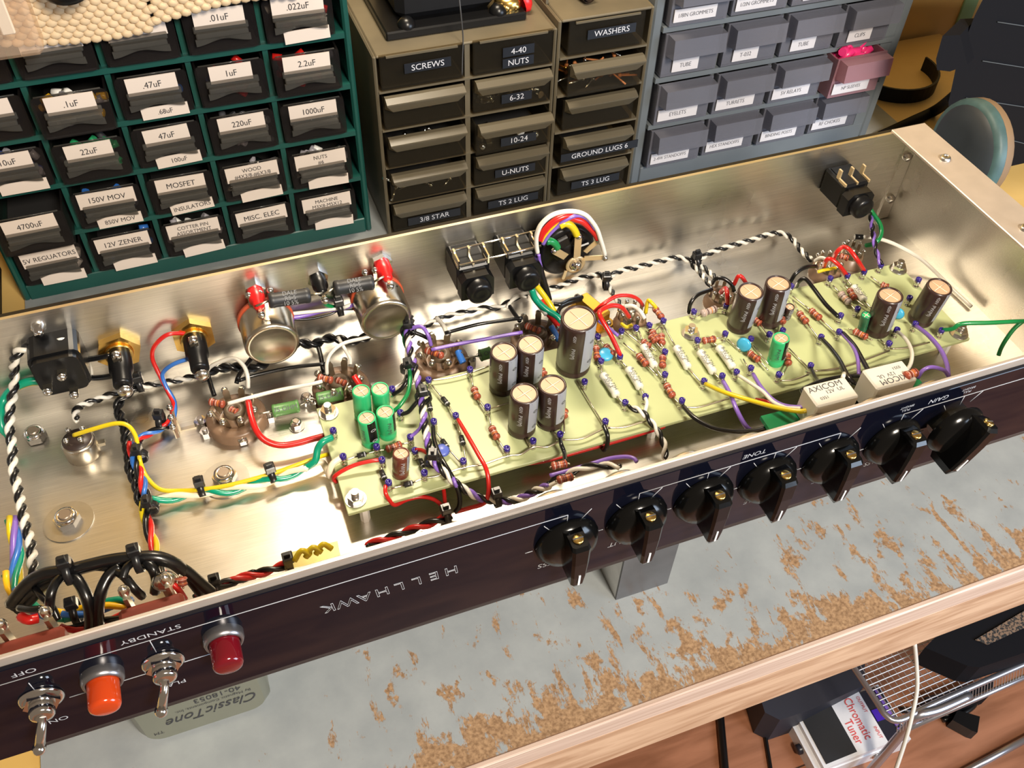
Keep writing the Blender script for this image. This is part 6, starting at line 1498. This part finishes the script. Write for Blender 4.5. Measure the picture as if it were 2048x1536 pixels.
for j in range(1, m):
    b.tube([A1 + v_ * (j * s_ * .75), A1 + u_ * W1 + v_ * (j * s_ * .75)], .012, MESH, 4, cap=False)
for i in range(2, n * 2): b.tube([A1 + u_ * (i * s_ * .5) + v_ * .0, A1 + u_ * (i * s_ * .5) - v_ * .12 - V(0, 0, .24)], .007, MESH, 4, cap=False)
b.build('wire_mesh', mt_)
g0 = A1 + u_ * .45 - v_ * .05; gq = fl_(1725, 1560)
b = MB(); b.tube(smooth_path([A1 + u_ * 1.4 - v_ * .1, A1 + u_ * .8 - v_ * .1, g0 + V(0, 0, -.04), g0.lerp(gq, .15) + V(0, 0, -.12), g0.lerp(gq, .5), gq], 6), .075, SILV, 10); b.build('bent_leg', mt_)
b = MB(); b.tube([fl_(1900, 1560, ZFL + .1), fl_(2100, 1452, ZFL + .1)], .06, SILV, 8)
tag(b.build('lower_tube'), 'thin silver tube near the floor at the bottom right corner', 'tube')
# laptop bag lying on the tray
bg = thing('laptop_bag', 'black fabric bag with mesh pocket lying on the wire tray', 'bag', unp(1990, 1300, 2, ZM))
b = MB(); q = [unp(*p, 2, ZM + .55) for p in ((1850, 1295), (1870, 1275), (2060, 1180), (2200, 1150), (2200, 1255), (1960, 1335), (1935, 1332))]
slab(b, [p - V(0, 0, .52) for p in q], .52, BAGM, (0, 0, 1)); b.build('bag_body', bg)
b = MB(); q = [unp(*p, 2, ZM + .57) for p in ((1950, 1280), (2048, 1222), (2100, 1215), (2100, 1232), (1975, 1290))]
slab(b, q, .015, mat('tan_mesh_pocket', (.22, .14, .09), .7, col2=(.02, .02, .02), vscale=30, sharp=True), (0, 0, 1)); b.build('mesh_pocket', bg)
b = MB(); q = [unp(*p, 2, ZFL + .9) for p in ((1530, 1425), (1560, 1440), (1620, 1420), (1730, 1370), (1730, 1300), (1500, 1330))]
slab(b, [p - V(0, 0, .88) for p in q], .88, mat('dark_blue_fabric', (.02, .022, .035), .6), (0, 0, 1)); tag(b.build('dark_case'), 'dark blue black case behind the pedal in the shade of the bench', 'case')
def cable(col, rad, P, lab):
    b = MB(); b.tube(smooth_path(P, 6), rad, MATS['wire_' + col], 8); tag(b.build('cable'), lab, 'cable')
cable('white', .028, [unp(1829, 1285, 2, -5.6), unp(1833, 1330, 2, -6.0), unp(1834, 1380, 2, -6.3), unp(1822, 1440, 2, -6.6), unp(1808, 1490, 2, -6.9), unp(1788, 1550, 2, -7.3)], 'white cable hanging in front of the mesh tray')
cable('black', .07, [fl_(1438, 1400, ZFL + .07), fl_(1444, 1470, ZFL + .07), fl_(1452, 1560, ZFL + .07)], 'thick black cable on the floor left of the pedal')
cable('black', .035, [fl_(1522, 1380, ZFL + .04), fl_(1523, 1430, ZFL + .04), fl_(1532, 1480, ZFL + .04), fl_(1545, 1560, ZFL + .04)], 'thin black cable on the floor just left of the pedal')
cable('black', .06, [fl_(1800, 1420, ZFL + .06), fl_(1870, 1425, ZFL + .06), fl_(1910, 1435, ZFL + .06)], 'black cable leading to the plug under the tray')
cable('black', .05, [fl_(1950, 1380, ZFL + .06), fl_(1948, 1410, ZFL + .1), fl_(1915, 1432, ZFL + .1), fl_(1885, 1440, ZFL + .06)], 'looped dark cable under the mesh tray')
b = MB(); q = [fl_(*p, ZFL + .3) for p in ((1905, 1440), (1915, 1420), (1960, 1433), (1955, 1465), (1945, 1462))]
slab(b, [p - V(0, 0, .29) for p in q], .29, BLK, (0, 0, 1)); tag(b.build('black_plug'), 'black plug lying on the wooden floor below the mesh tray', 'plug')
b = MB(); q = [fl_(*p, ZFL + .5) for p in ((1880, 1420), (1850, 1395), (1930, 1370), (1990, 1350), (1985, 1385), (1950, 1400))]
slab(b, [p - V(0, 0, .49) for p in q], .49, BAGM, (0, 0, 1)); tag(b.build('cable_pouch'), 'black pouch on the floor under the mesh tray', 'pouch')

# ================================================================== to metres
for o in list(scene.objects):
    if '_o' in o: del o['_o']
    if o.parent is None and o.type in ('MESH', 'EMPTY'):
        o.location = o.location * S
        o.scale = (S, S, S)
for m in bpy.data.materials:
    if m.use_nodes:
        for n in m.node_tree.nodes:
            if n.type == 'BUMP': n.inputs['Distance'].default_value *= S
